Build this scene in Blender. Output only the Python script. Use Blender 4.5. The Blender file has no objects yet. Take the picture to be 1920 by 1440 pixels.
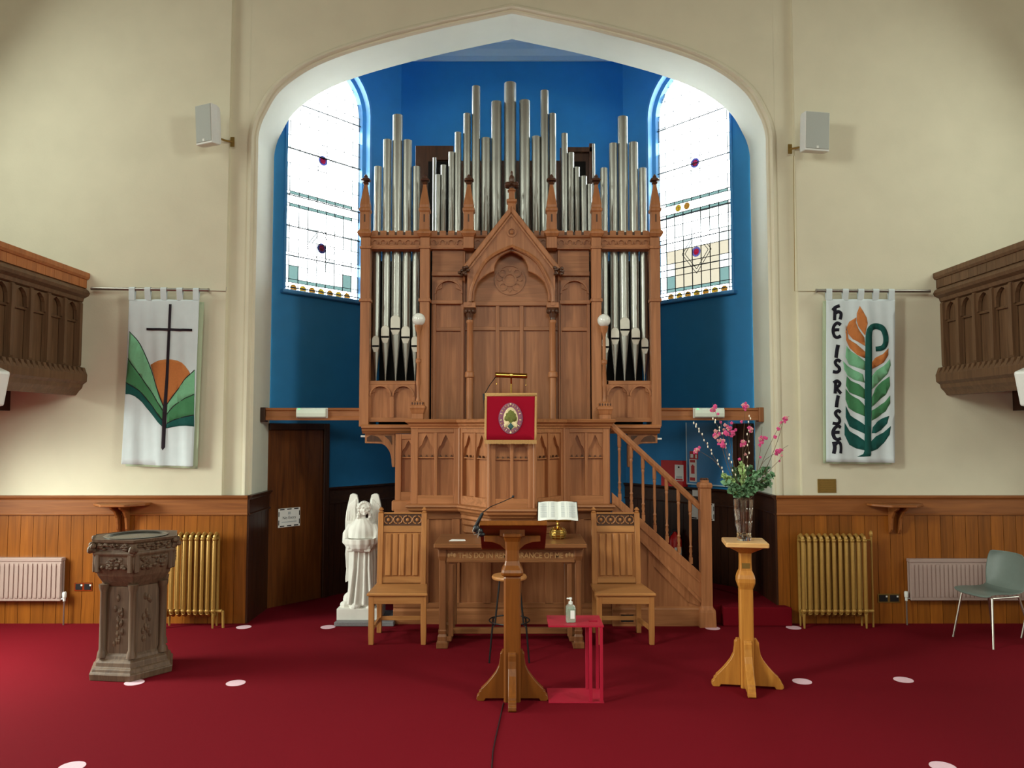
import bpy, bmesh, math, random
from mathutils import Vector, Matrix
R = random.Random(7)
SC = bpy.context.scene
COL = SC.collection
# ------------------------------------------------------------------ camera
F, PITCH, CAMY, CAMZ = 1442.0, math.atan(82/1442), -7.88, 1.95      # focal length in pixels of the 1920x1440 frame
cam = bpy.data.cameras.new('camera'); co = bpy.data.objects.new('camera', cam); COL.objects.link(co)
cam.sensor_fit = 'HORIZONTAL'; cam.sensor_width = 36; cam.lens = 36*F/1920
co.location = (0, CAMY, CAMZ); co.rotation_euler = (math.pi/2+PITCH, 0, 0)
cam.clip_end = 200
SC.camera = co
# ------------------------------------------------------------------ sky, daylight at the windows, exposure
W = bpy.data.worlds.new('sky'); SC.world = W; W.use_nodes = True
nt = W.node_tree; bg = nt.nodes['Background']
bg.inputs[0].default_value = (0.93, 0.97, 1.0, 1); bg.inputs[1].default_value = 17.0
XS, YB, ZC = 6.6, -13.0, 8.6          # side walls, back wall, ceiling
def daylight(name, loc, rot, sx, sy, power, col=(.92, 1, .88), spread=124):
    l = bpy.data.lights.new(name, 'AREA'); l.shape = 'RECTANGLE'; l.size = sx; l.size_y = sy
    l.energy = power; l.color = col; l.spread = math.radians(spread)
    o = bpy.data.objects.new(name, l); COL.objects.link(o); o.location = loc; o.rotation_euler = rot
    return o
TILT = math.radians(34)       # sky light falls downwards through the windows
RL = (0, -math.pi/2+TILT, 0)      # shines towards +x
RR = (0, math.pi/2-TILT, 0)       # shines towards -x
LOWW = [(-1.9, 2.0), (-4.7, 2.0), (-7.5, 2.0), (-10.3, 2.0)]
UPW = [(-1.9, 5.4), (-6.5, 5.6), (-9.3, 5.5), (-11.6, 5.5)]
for i, (y, z) in enumerate(LOWW):
    daylight('window_daylight', (-XS+.56, y, z), RL, 1.7, 1.15, [175, 90, 40, 20][i])
    daylight('window_daylight', (XS-.56, y, z), RR, 1.7, 1.15, [24, 22, 12, 10][i])
for i, (y, z) in enumerate(UPW):
    daylight('window_daylight', (-XS+.72, y, z), RL, 2.2, 1.3, [62, 375, 20, 10][i], spread=(170 if i == 0 else 124))
    daylight('window_daylight', (XS-.72, y, z), RR, 2.2, 1.3, [42, 245, 20, 10][i], spread=(160 if i == 0 else 124))
daylight('window_daylight', (0, YB+.06, 4.6), (math.pi/2-.12, 0, 0), 3.0, 3.2, 165)  # added frontal fill for the organ and blue walls, no such window seen
SC.view_settings.view_transform = 'Standard'; SC.view_settings.look = 'None'
SC.view_settings.gamma = 1; SC.view_settings.exposure = 0.0; SC.view_settings.use_curve_mapping = False

# ------------------------------------------------------------------ pixel -> place
def ray(px, py):
    a, b = (px-960)/F, (720-py)/F
    c, s = math.cos(PITCH), math.sin(PITCH)
    return Vector((a, c-b*s, s+b*c))
O = Vector((0, CAMY, CAMZ))
def at(px, py, Y):
    d = ray(px, py); return O + d*((Y-CAMY)/d.y)
def gnd(px, py, z=0.0):
    d = ray(px, py); return O + d*((z-CAMZ)/d.z)
def onp(px, py, p0, n):
    d = ray(px, py); return O + d*((Vector(p0)-O).dot(n)/d.dot(n))
def X(px, Y, py=802): return at(px, py, Y).x
def Z(py, Y): return at(960, py, Y).z

# ------------------------------------------------------------------ materials
def srgb(r, g, b):
    f = lambda c: (c/255/12.92) if c/255 <= .04045 else ((c/255+.055)/1.055)**2.4
    return (f(r), f(g), f(b), 1)
def newmat(name):
    m = bpy.data.materials.new(name); m.use_nodes = True
    return m, m.node_tree, m.node_tree.nodes['Principled BSDF']
def plain(name, c, rough=.6, metal=0, spec=.5, noise=0, nscale=30, bump=0, bscale=120, coat=0, trans=0, ior=1.45, emit=None, estr=0):
    m, t, b = newmat(name); N, L = t.nodes, t.links
    col = srgb(*c)
    b.inputs['Base Color'].default_value = col; b.inputs['Roughness'].default_value = rough
    b.inputs['Metallic'].default_value = metal; b.inputs['Specular IOR Level'].default_value = spec
    b.inputs['Coat Weight'].default_value = coat; b.inputs['Transmission Weight'].default_value = trans; b.inputs['IOR'].default_value = ior
    if emit: b.inputs['Emission Color'].default_value = srgb(*emit); b.inputs['Emission Strength'].default_value = estr
    tc = N.new('ShaderNodeTexCoord')
    if noise:
        n = N.new('ShaderNodeTexNoise'); n.inputs['Scale'].default_value = nscale; n.inputs['Detail'].default_value = 5
        L.new(tc.outputs['Object'], n.inputs['Vector'])
        mx = N.new('ShaderNodeMix'); mx.data_type = 'RGBA'; mx.blend_type = 'MULTIPLY'
        mx.inputs[0].default_value = 1; mx.inputs[6].default_value = col
        cr = N.new('ShaderNodeValToRGB'); e = cr.color_ramp.elements
        e[0].color = (1-noise,)*3+(1,); e[1].color = (1+noise*.5,)*3+(1,); e[0].position = .3; e[1].position = .7
        L.new(n.outputs['Fac'], cr.inputs[0]); L.new(cr.outputs[0], mx.inputs[7]); L.new(mx.outputs[2], b.inputs['Base Color'])
    if bump:
        n = N.new('ShaderNodeTexNoise'); n.inputs['Scale'].default_value = bscale; n.inputs['Detail'].default_value = 4
        L.new(tc.outputs['Object'], n.inputs['Vector'])
        bp = N.new('ShaderNodeBump'); bp.inputs['Strength'].default_value = bump; bp.inputs['Distance'].default_value = .01
        L.new(n.outputs['Fac'], bp.inputs['Height']); L.new(bp.outputs[0], b.inputs['Normal'])
    return m
def wood(name, c1, c2, axis='z', rough=.42, scale=1.0, vary=.25, spec=.4):
    m, t, b = newmat(name); N, L = t.nodes, t.links
    tc = N.new('ShaderNodeTexCoord'); mp = N.new('ShaderNodeMapping')
    st = {'z': (14, 14, .9), 'x': (.9, 14, 14), 'y': (14, .9, 14)}[axis]
    mp.inputs['Scale'].default_value = [v*scale for v in st]
    oi = N.new('ShaderNodeObjectInfo'); ad = N.new('ShaderNodeVectorMath'); ad.operation = 'ADD'
    ml = N.new('ShaderNodeMath'); ml.operation = 'MULTIPLY'; ml.inputs[1].default_value = 13.0
    L.new(oi.outputs['Random'], ml.inputs[0])
    L.new(tc.outputs['Object'], ad.inputs[0]); L.new(ml.outputs[0], ad.inputs[1]); L.new(ad.outputs[0], mp.inputs[0])
    n = N.new('ShaderNodeTexNoise'); n.inputs['Scale'].default_value = 1.6; n.inputs['Detail'].default_value = 8; n.inputs['Distortion'].default_value = 1.2
    L.new(mp.outputs[0], n.inputs['Vector'])
    cr = N.new('ShaderNodeValToRGB'); e = cr.color_ramp.elements
    e[0].color = srgb(*c2); e[1].color = srgb(*c1); e[0].position = .25; e[1].position = .75
    L.new(n.outputs['Fac'], cr.inputs[0])
    hs = N.new('ShaderNodeHueSaturation')
    mr = N.new('ShaderNodeMapRange'); mr.inputs[3].default_value = 1-vary; mr.inputs[4].default_value = 1+vary*.6
    L.new(oi.outputs['Random'], mr.inputs[0]); L.new(mr.outputs[0], hs.inputs['Value']); L.new(cr.outputs[0], hs.inputs['Color'])
    L.new(hs.outputs[0], b.inputs['Base Color'])
    b.inputs['Roughness'].default_value = rough; b.inputs['Specular IOR Level'].default_value = spec
    bp = N.new('ShaderNodeBump'); bp.inputs['Strength'].default_value = .12; bp.inputs['Distance'].default_value = .004
    L.new(n.outputs['Fac'], bp.inputs['Height']); L.new(bp.outputs[0], b.inputs['Normal'])
    return m
def glasspane(name, c, k=1.0):
    m = bpy.data.materials.new(name); m.use_nodes = True; t = m.node_tree; t.nodes.clear()
    o = t.nodes.new('ShaderNodeOutputMaterial'); tr = t.nodes.new('ShaderNodeBsdfTransparent')
    gl = t.nodes.new('ShaderNodeBsdfGlossy'); gl.inputs['Roughness'].default_value = .15
    mx = t.nodes.new('ShaderNodeMixShader'); mx.inputs[0].default_value = .06
    c = srgb(*c); tr.inputs[0].default_value = (c[0]*k, c[1]*k, c[2]*k, 1)
    t.links.new(tr.outputs[0], mx.inputs[1]); t.links.new(gl.outputs[0], mx.inputs[2]); t.links.new(mx.outputs[0], o.inputs[0])
    return m
M = dict(
 cream=plain('cream_plaster', (222, 215, 192), .75, spec=.25, noise=.04, nscale=3, bump=.08, bscale=60),
 reveal=plain('reveal_plaster', (214, 216, 200), .6, spec=.3, noise=.03, nscale=4),
 blue=plain('blue_paint', (40, 124, 182), .55, spec=.35, noise=.05, nscale=6, bump=.1, bscale=150),
 blue_gloss=plain('blue_gloss_paint', (62, 132, 190), .35, noise=.03),
 bluewhite=plain('pale_blue_edge', (190, 214, 226), .5, noise=.02),
 apse_ceiling=plain('pale_blue_ceiling', (168, 190, 200), .7, noise=.02),
 ceiling=plain('ceiling_boards', (128, 98, 70), .8, noise=.03, nscale=4),  # unseen timber ceiling, coloured dark to cut bounced light
 carpet=plain('red_carpet', (114, 14, 27), .95, spec=.08, noise=.28, nscale=260, bump=.5, bscale=700),
 organ=wood('organ_pine', (180, 118, 76), (142, 88, 52), vary=.06),
 organx=wood('organ_pine_horizontal', (180, 118, 76), (142, 90, 52), 'x', vary=.06),
 organ_dark=wood('organ_dark_pine', (96, 60, 40), (66, 40, 26), vary=.08),  # dark wood of box and carvings; also painted shade in the bracket insets
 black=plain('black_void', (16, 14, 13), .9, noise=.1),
 pipe=plain('pipe_metal', (170, 170, 164), .36, metal=.9, noise=.12, nscale=3),
 mouth=plain('pipe_mouth_metal', (222, 220, 208), .5, metal=.4, noise=.05),
 dado=wood('dado_pine', (162, 94, 29), (124, 68, 18), vary=.20, rough=.34),
 dadox=wood('dado_pine_rail', (160, 98, 50), (126, 72, 34), 'x', vary=.05, rough=.4),
 dark=wood('dark_stained_pine', (66, 36, 20), (40, 20, 11), vary=.15, rough=.35),
 darkx=wood('dark_stained_pine_rail', (66, 36, 20), (40, 20, 11), 'x', vary=.1, rough=.35),
 door=wood('brown_door_wood', (112, 62, 24), (72, 36, 14), vary=.05, rough=.3),
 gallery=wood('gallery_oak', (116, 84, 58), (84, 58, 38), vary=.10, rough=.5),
 gallery_lit=wood('gallery_oak_lit', (190, 118, 66), (158, 90, 46), vary=.10, rough=.45),  # lit copy of the gallery oak, window light put into the colour
 oak=wood('chair_oak', (186, 126, 72), (154, 98, 52), vary=.05, rough=.4),
 oakx=wood('chair_oak_horizontal', (190, 132, 78), (158, 104, 58), 'x', vary=.05, rough=.36),
 lect=wood('lectern_oak', (128, 72, 22), (100, 54, 14), vary=.04, rough=.36),
 lectdark=wood('lectern_desk_wood', (128, 62, 34), (98, 44, 24), 'x', vary=.03, rough=.36),
 stand=wood('stand_oak', (196, 134, 58), (164, 102, 40), vary=.04, rough=.34),
 standx=wood('stand_oak_top', (224, 178, 118), (200, 150, 92), 'x', vary=.04, rough=.3),
 table=wood('table_oak', (132, 84, 50), (98, 58, 34), vary=.05, rough=.36),
 tablex=wood('table_oak_horizontal', (140, 92, 56), (104, 64, 38), 'x', vary=.05, rough=.3),
 letter=plain('carved_letter', (158, 116, 74), .5, noise=.1),
 font=wood('font_oak', (110, 86, 66), (72, 52, 38), vary=.03, rough=.55, scale=1.4),
 brass=plain('brass', (205, 165, 85), .22, metal=1, noise=.06, nscale=20),
 brass_dull=plain('dull_brass', (150, 122, 66), .45, metal=.8, noise=.08, nscale=40),
 gold=plain('gold_paint', (172, 132, 66), .42, metal=.35, noise=.08, nscale=30),
 radiator=plain('pinkish_radiator_enamel', (172, 148, 140), .45, noise=.03),
 white=plain('white_plastic', (225, 226, 222), .45, noise=.02),
 grille=plain('speaker_grille', (176, 180, 176), .7, noise=.05, nscale=300),
 led=plain('emergency_light_diffuser', (222, 232, 218), .25, noise=.02),
 green_led=plain('green_led', (60, 220, 120), .4, emit=(60, 255, 140), estr=1.5, noise=.02),
 opal=plain('opal_glass', (232, 232, 226), .12, spec=.6, coat=.5, noise=.02),
 marble=plain('white_marble', (232, 229, 222), .5, spec=.4, noise=.07, nscale=7),
 greystone=plain('grey_slab', (124, 122, 124), .6, noise=.12, nscale=90),
 red_cloth=plain('red_velvet', (150, 14, 38), .85, spec=.1, noise=.08, nscale=200),
 gold_cloth=plain('gold_fringe', (192, 148, 92), .8, noise=.15, nscale=150),
 mauve=plain('mauve_embroidery', (140, 84, 108), .8, noise=.15, nscale=250),
 cream_thread=plain('cream_embroidery', (226, 206, 160), .8, noise=.1, nscale=250),
 bush=plain('green_embroidery', (112, 116, 52), .85, noise=.35, nscale=120),
 bluegreen=plain('blue_green_embroidery', (56, 92, 92), .85, noise=.2, nscale=150),
 cloth=plain('white_banner_cloth', (216, 226, 230), .9, spec=.1, noise=.03, nscale=12),
 cloth_edge=plain('pale_green_lining', (176, 190, 160), .9, noise=.03),
 thread=plain('black_felt', (36, 24, 34), .9, noise=.1),
 felt_orange=plain('orange_felt', (200, 122, 66), .9, noise=.06, nscale=60),
 felt_light=plain('pale_green_felt', (124, 188, 146), .9, noise=.06, nscale=60),
 felt_mid=plain('mid_green_felt', (70, 132, 88), .9, noise=.06, nscale=60),
 felt_dark=plain('dark_green_felt', (14, 82, 76), .9, noise=.06, nscale=60),
 felt_ink=plain('black_letter_felt', (20, 18, 34), .9, noise=.05),
 steel=plain('brushed_steel', (170, 166, 160), .35, metal=.9, noise=.04),
 chrome=plain('chrome', (190, 186, 178), .35, metal=1, noise=.02),
 blackmetal=plain('black_metal', (28, 26, 26), .4, metal=.4, noise=.05),
 blackplastic=plain('black_plastic', (22, 22, 25), .45, noise=.05),
 red_paint=plain('red_metal_paint', (168, 26, 52), .4, noise=.03),
 red_fire=plain('fire_red', (188, 22, 24), .35, noise=.04),
 paper=plain('white_paper', (232, 230, 226), .85, noise=.02),
 page=plain('bible_page', (236, 238, 232), .85, noise=.03, nscale=40),
 print_grey=plain('grey_print', (186, 190, 192), .9, noise=.1),
 print_black=plain('black_print', (30, 28, 30), .9, noise=.05),
 sanitiser=plain('green_gel', (206, 230, 212), .12, trans=.7, noise=.02),
 crystal=plain('cut_crystal', (250, 250, 248), .04, trans=1.0, ior=1.5, noise=.01),
 leafm=plain('eucalyptus_leaf', (98, 136, 96), .6, noise=.25, nscale=25),
 leafp=plain('pale_leaf', (160, 186, 120), .6, noise=.2, nscale=25),
 stem=plain('brown_stem', (92, 70, 48), .7, noise=.15, nscale=60),
 pink=plain('pink_blossom', (206, 72, 128), .7, noise=.25, nscale=40),
 paleblossom=plain('pale_pink_blossom', (206, 140, 140), .7, noise=.2, nscale=40),
 bud=plain('white_bud', (236, 226, 206), .7, noise=.05),
 greyplastic=plain('grey_green_plastic', (112, 124, 118), .38, spec=.5, noise=.04),
 sticker=plain('floor_sticker', (226, 188, 200), .6, noise=.06, nscale=80),
 lead=plain('lead_came', (60, 62, 64), .6, metal=.4, noise=.1),
 silver=plain('silver_basin', (74, 72, 66), .25, metal=.7, noise=.03),
 nave_glass=plain('nave_window_glass', (226, 230, 232), .4, noise=.05),
)
# (each pane is crossed twice, front and back face, so the tints count double)
for nm_, c_, k_ in [('g_clear', (246, 248, 246), 1), ('g_cream', (252, 246, 230), .26), ('g_pale', (240, 246, 244), .5), ('g_teal', (205, 232, 228), .225),
                    ('g_yellow', (249, 227, 127), .225), ('g_orange', (244, 204, 127), .225), ('g_red', (218, 93, 143), .25), ('g_blue', (168, 174, 238), .24),
                    ('g_red_on_cream', (218, 93, 143), .95), ('g_blue_on_cream', (168, 174, 238), .95)]:
    M[nm_] = glasspane(nm_, c_, k_)

# ------------------------------------------------------------------ building helpers
def wm(o):
    m = Matrix.Identity(4)
    while o is not None:
        m = o.matrix_basis @ m; o = o.parent
    return m
def tag(o, label=None, cat=None, group=None, kind=None):
    if label: o['label'] = label
    if cat: o['category'] = cat
    if group: o['group'] = group
    if kind: o['kind'] = kind
    return o
def thing(name, label, cat, loc, rz=0, group=None):
    o = bpy.data.objects.new(name, None); COL.objects.link(o); o.empty_display_size = .1
    o.location = loc; o.rotation_euler = (0, 0, rz)
    o.matrix_basis = Matrix.Translation(Vector(loc)) @ Matrix.Rotation(rz, 4, 'Z')
    return tag(o, label, cat, group)
def struct(name, loc=(0, 0, 0), label=None):
    o = bpy.data.objects.new(name, None); COL.objects.link(o); o.matrix_basis = Matrix.Translation(Vector(loc))
    return tag(o, label, None, None, 'structure')
def inst(o, off=(0, 0, 0), parent=None, rz=0, scale=None):
    c = o.copy(); COL.objects.link(c); c.parent = parent if parent else o.parent
    c.matrix_basis = Matrix.Translation(Vector(off)) @ Matrix.Rotation(rz, 4, 'Z') @ o.matrix_basis
    if scale: c.scale = scale
    return c
def copy_tree(o, parent=None, off=None):
    c = o.copy(); COL.objects.link(c); c.parent = parent
    if off is not None: c.location = Vector(o.location)+Vector(off)
    for ch in [k for k in o.children]: copy_tree(ch, c)
    return c
class MB:
    def __init__(s): s.v, s.f, s.m = [], [], None
    def T(s, m): s.m = m; return s
    def add(s, vs, fs):
        n = len(s.v)
        for p in vs:
            p = Vector(p); s.v.append(s.m @ p if s.m else p)
        s.f += [[n+i for i in f] for f in fs]; return s
    def box(s, x0, x1, y0, y1, z0, z1):
        return s.add([(x, y, z) for z in (z0, z1) for y in (y0, y1) for x in (x0, x1)],
                     [(0, 1, 3, 2), (4, 5, 7, 6), (0, 1, 5, 4), (2, 3, 7, 6), (0, 2, 6, 4), (1, 3, 7, 5)])
    def rings(s, rs, caps=True, closed=True):
        n = len(rs[0]); vs = [p for r in rs for p in r]; fs = []
        for i in range(len(rs)-1):
            for k in range(n if closed else n-1):
                a, b = i*n+k, i*n+(k+1) % n
                fs.append((a, b, b+n, a+n))
        if caps and closed: fs += [tuple(range(n)), tuple(range((len(rs)-1)*n, len(rs)*n))]
        return s.add(vs, fs)
    def prism(s, poly, y0, y1):                 # poly in (x,z), extruded along y
        return s.rings([[(x, y0, z) for x, z in poly], [(x, y1, z) for x, z in poly]])
    def flat(s, poly, z0, z1):                  # poly in (x,y), extruded along z
        return s.rings([[(x, y, z0) for x, y in poly], [(x, y, z1) for x, y in poly]])
    def lathe(s, prof, c=(0, 0, 0), n=20, rot=0, caps=True):    # prof [(r,z)]
        return s.rings([[(c[0]+r*math.cos(2*math.pi*k/n+rot), c[1]+r*math.sin(2*math.pi*k/n+rot), c[2]+z) for k in range(n)] for r, z in prof], caps)
    def sq(s, prof, c=(0, 0, 0), ch=0.0, rz=0):         # prof [(half,z)] square sections, ch = chamfer share
        rs = []
        for h, z in prof:
            if ch:
                e = h*(1-ch); pts = [(h, -e), (h, e), (e, h), (-e, h), (-h, e), (-h, -e), (-e, -h), (e, -h)]
            else: pts = [(h, -h), (h, h), (-h, h), (-h, -h)]
            rs.append([(c[0]+x*math.cos(rz)-y*math.sin(rz), c[1]+x*math.sin(rz)+y*math.cos(rz), c[2]+z) for x, y in pts])
        return s.rings(rs)
    def ell(s, c, r, n=12, m=8):
        if not hasattr(r, '__len__'): r = (r, r, r)
        rs = []
        for i in range(m+1):
            t = math.pi*(i/m); q = max(math.sin(t), .02)
            rs.append([(c[0]+r[0]*q*math.cos(2*math.pi*k/n), c[1]+r[1]*q*math.sin(2*math.pi*k/n), c[2]-r[2]*math.cos(t)) for k in range(n)])
        return s.rings(rs)
    def tube(s, pts, r, n=8, caps=True):
        pts = [Vector(p) for p in pts]; rs = []; up = None
        for i, p in enumerate(pts):
            d = (pts[min(i+1, len(pts)-1)]-pts[max(i-1, 0)])
            if d.length < 1e-9: d = Vector((0, 0, 1))
            d.normalize()
            if up is None:
                up = Vector((0, 0, 1)) if abs(d.z) < .9 else Vector((0, 1, 0))
            a = d.cross(up); a.normalize(); b = a.cross(d); up = b
            rr = r[i] if hasattr(r, '__len__') else r
            rs.append([p+a*(rr*math.cos(2*math.pi*k/n))+b*(rr*math.sin(2*math.pi*k/n)) for k in range(n)])
        return s.rings(rs, caps)
    def bar(s, a, b, w, h, up=(0, 0, 1)):
        a, b, up = Vector(a), Vector(b), Vector(up); d = (b-a).normalized(); x = d.cross(up).normalized(); u = x.cross(d)
        return s.rings([[p+x*(i*w/2)+u*(j*h/2) for i, j in ((-1, -1), (1, -1), (1, 1), (-1, 1))] for p in (a, b)])
    def sweep(s, prof, plan, closed_prof=True):   # prof [(d,z)], plan [(x,y)]; d is measured to the right of travel
        plan = [Vector(p) for p in plan]; ms = []
        for i, p in enumerate(plan):
            ns = []
            if i > 0: d = (p-plan[i-1]).normalized(); ns.append(Vector((d.y, -d.x)))
            if i < len(plan)-1: d = (plan[i+1]-p).normalized(); ns.append(Vector((d.y, -d.x)))
            m_ = sum(ns, Vector((0, 0))); m_.normalize(); m_ /= max(.3, m_.dot(ns[0])); ms.append(m_)
        return s.rings([[(p.x+m_.x*d, p.y+m_.y*d, z) for d, z in prof] for p, m_ in zip(plan, ms)], closed_prof, closed_prof)
    def build(s, name, mat, parent=None, smooth=False, bevel=0, local=False, seg=1, cut=None):
        vs = s.v
        if parent is not None and not local:
            iv = wm(parent).inverted(); vs = [iv @ p for p in vs]
        me = bpy.data.meshes.new(name); me.from_pydata([tuple(p) for p in vs], [], s.f)
        bm = bmesh.new(); bm.from_mesh(me)
        bmesh.ops.recalc_face_normals(bm, faces=bm.faces)
        if smooth:
            for f in bm.faces: f.smooth = True
            for e in bm.edges:
                if len(e.link_faces) == 2 and e.calc_face_angle(0) > .7: e.smooth = False
        bm.to_mesh(me); bm.free()
        if mat: me.materials.append(M[mat] if isinstance(mat, str) else mat)
        o = bpy.data.objects.new(name, me); COL.objects.link(o); o.parent = parent
        if bevel:
            b = o.modifiers.new('bevel', 'BEVEL'); b.width = bevel; b.segments = seg; b.limit_method = 'ANGLE'; b.angle_limit = .6
        return o
def bx(name, mat, parent, x0, x1, y0, y1, z0, z1, bevel=.003): return MB().box(x0, x1, y0, y1, z0, z1).build(name, mat, parent, bevel=bevel)
def catmull(pts, k=6):
    out = []; P = [Vector(p) for p in pts]
    for i in range(len(P)-1):
        p0, p1, p2, p3 = P[max(i-1, 0)], P[i], P[i+1], P[min(i+2, len(P)-1)]
        for j in range(k):
            t = j/k
            out.append(.5*((2*p1)+(p2-p0)*t+(2*p0-5*p1+4*p2-p3)*t*t+(3*p1-p0-3*p2+p3)*t**3))
    out.append(P[-1]); return out
def frame(p0, p1, z=0):        # local (u, outward, up) -> world; outward is to the right of p0->p1
    p0, p1 = Vector((p0[0], p0[1])), Vector((p1[0], p1[1])); t = (p1-p0).normalized(); n = Vector((t.y, -t.x))
    return Matrix(((t.x, n.x, 0, p0.x), (t.y, n.y, 0, p0.y), (0, 0, 1, z), (0, 0, 0, 1))), (p1-p0).length
def text_mesh(s, size, name, mat, parent, mtx, depth=.0015, align='CENTER', bold=0.0):
    c = bpy.data.curves.new('text', 'FONT'); c.body = s; c.size = size; c.align_x = align; c.extrude = depth; c.offset = bold
    o = bpy.data.objects.new('text', c); COL.objects.link(o)
    me = bpy.data.meshes.new_from_object(o.evaluated_get(bpy.context.evaluated_depsgraph_get()))
    bpy.data.objects.remove(o); bpy.data.curves.remove(c)
    me.transform(wm(parent).inverted() @ mtx)
    me.materials.clear(); me.materials.append(M[mat])
    r = bpy.data.objects.new(name, me); COL.objects.link(r); r.parent = parent
    return r
def upright(x, y, z, sx=1):    # text plane facing -y
    return Matrix(((sx, 0, 0, x), (0, 0, -1, y), (0, 1, 0, z), (0, 0, 0, 1)))
# ================================================================== the room
JD = .57                                            # depth of the arch reveal
XJ = (X(1436, .035, 390)-X(480, .035, 390))/2       # half width of the opening
tag(MB().box(-XS, XS, YB, 3.0, -.2, 0).build('floor', 'carpet'), 'red carpeted church floor', kind='structure')
tag(MB().box(-XS, XS, YB, .3, ZC, ZC+.2).build('ceiling', 'ceiling'), 'brown boarded nave ceiling', kind='structure')
tag(MB().box(-XS-.2, -XS, YB, .3, -.2, ZC).build('wall_left', 'cream'), 'cream plaster side wall', kind='structure')
tag(MB().box(XS, XS+.2, YB, .3, -.2, ZC).build('wall_right', 'cream'), 'cream plaster side wall', kind='structure')
tag(MB().box(-XS, XS, YB-.2, YB, -.2, ZC).build('wall_back', 'cream'), 'cream plaster wall at the back of the nave', kind='structure')
# arch curve, left half traced in pixels at the front edge of the reveal
half = [(480.5, 300), (480.6, 275), (481.5, 257), (486, 236), (495.5, 214), (521, 173), (570, 135.5), (630, 108), (711, 82.7), (819, 55.5), (901, 38), (960, 25.5)]
hp = [at(px, py, .035) for px, py in half]; sx_ = XJ/abs(hp[0].x)
hp = [Vector((p.x*sx_, p.z)) for p in hp]; hp[0].x = hp[1].x = -XJ
hp = catmull(hp, 5)
L_ = [Vector((-XJ, 0))]+[Vector((-XJ, z)) for z in (1.0, 2.0, 3.0)]+hp
arch = L_+[Vector((-p.x, p.y)) for p in reversed(L_[:-1])]
def offs(curve, d):
    out = []
    for i, p in enumerate(curve):
        a, b = curve[max(i-1, 0)], curve[min(i+1, len(curve)-1)]
        t = (b-a).normalized(); out.append(p+Vector((-t.y, t.x))*d)
    return out
XC = -X(431, 0, 380); MO = .085; ZT = ZC
wf = MB(); oc = offs(arch, MO)
for s in (-1, 1): wf.add([(s*XC, 0, 0), (s*(XJ+MO), 0, 0), (s*(XJ+MO), 0, ZT), (s*XC, 0, ZT)], [(0, 1, 2, 3)])
for a, b in zip(oc, oc[1:]):
    if abs(a.x-b.x) > 1e-6: wf.add([(a.x, 0, a.y), (b.x, 0, b.y), (b.x, 0, ZT), (a.x, 0, ZT)], [(0, 1, 2, 3)])
tag(wf.build('wall_front', 'cream'), 'cream plaster chancel wall around the arch', kind='structure')
for s, nm in ((-1, 'wall_front_left'), (1, 'wall_front_right')):
    x0, x1 = sorted((s*XC, s*XS))
    tag(MB().box(x0, x1, -.06, .14, 0, ZT).build(nm, 'cream'), 'cream plaster wall beside the chancel arch', kind='structure')
DZ = at(300, 929, -.09).z                         # dado cap height
prof = [(MO, .0), (MO, -.014), (.066, -.026), (.05, -.026), (.04, -.006), (.034, .012), (.016, .012), (0, .035)]
cl_ = [p for p in arch if p.y > DZ-.3]
ml = MB()
ml.rings([[(q.x, y, q.y) for q in offs(cl_, o)] for o, y in prof], caps=False, closed=False)
tag(ml.build('trim_1', 'cream', smooth=True), 'cream moulded edge of the pointed chancel arch', kind='structure')
sf = MB(); sf.rings([[(q.x, y, q.y) for q in arch] for y in (.035, JD)], caps=False, closed=False)
tag(sf.build('trim_2', 'reveal', smooth=True), 'pale green reveal of the chancel arch', kind='structure')
# apse
YA = 1.98; ZA = Z(118, YA)+.02
XB = abs(X(752, YA, 200))
JLp, CLp, CRp, JRp = (-XJ-.02, JD-.01), (-XB, YA), (XB, YA), (XJ+.02, JD-.01)
tag(MB().box(-XB-.1, XB+.1, YA, YA+.1, 0, ZA+.6).build('wall_apse_back', 'blue'), 'deep blue back wall of the apse', kind='structure')
tag(MB().flat([(-XJ-.7, JD), (-XB-.1, YA+.2), (XB+.1, YA+.2), (XJ+.7, JD)], ZA+.38, ZA+.5).build('ceiling_apse', 'apse_ceiling'), 'pale blue apse ceiling', kind='structure')
# front face of the wall over the apse behind the arch, closes the gap above the soffit
gap = MB(); bk = offs(arch, .001)
for a, b in zip(bk, bk[1:]):
    if abs(a.x-b.x) > 1e-6: gap.add([(a.x, JD, a.y), (b.x, JD, b.y), (b.x, JD, ZC), (a.x, JD, ZC)], [(0, 1, 2, 3)])
tag(gap.build('wall_apse_front', 'blue'), 'blue inner face of the arch wall', kind='structure')
cp = [(0, ZA), (.03, ZA), (.035, ZA+.06), (.10, ZA+.12), (.11, ZA+.2), (.17, ZA+.28), (.19, ZA+.38), (0, ZA+.38)]
tag(MB().sweep(cp, [JLp, CLp, CRp, JRp]).build('trim_3', 'apse_ceiling'), 'pale blue moulded apse cornice', kind='structure')

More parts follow.
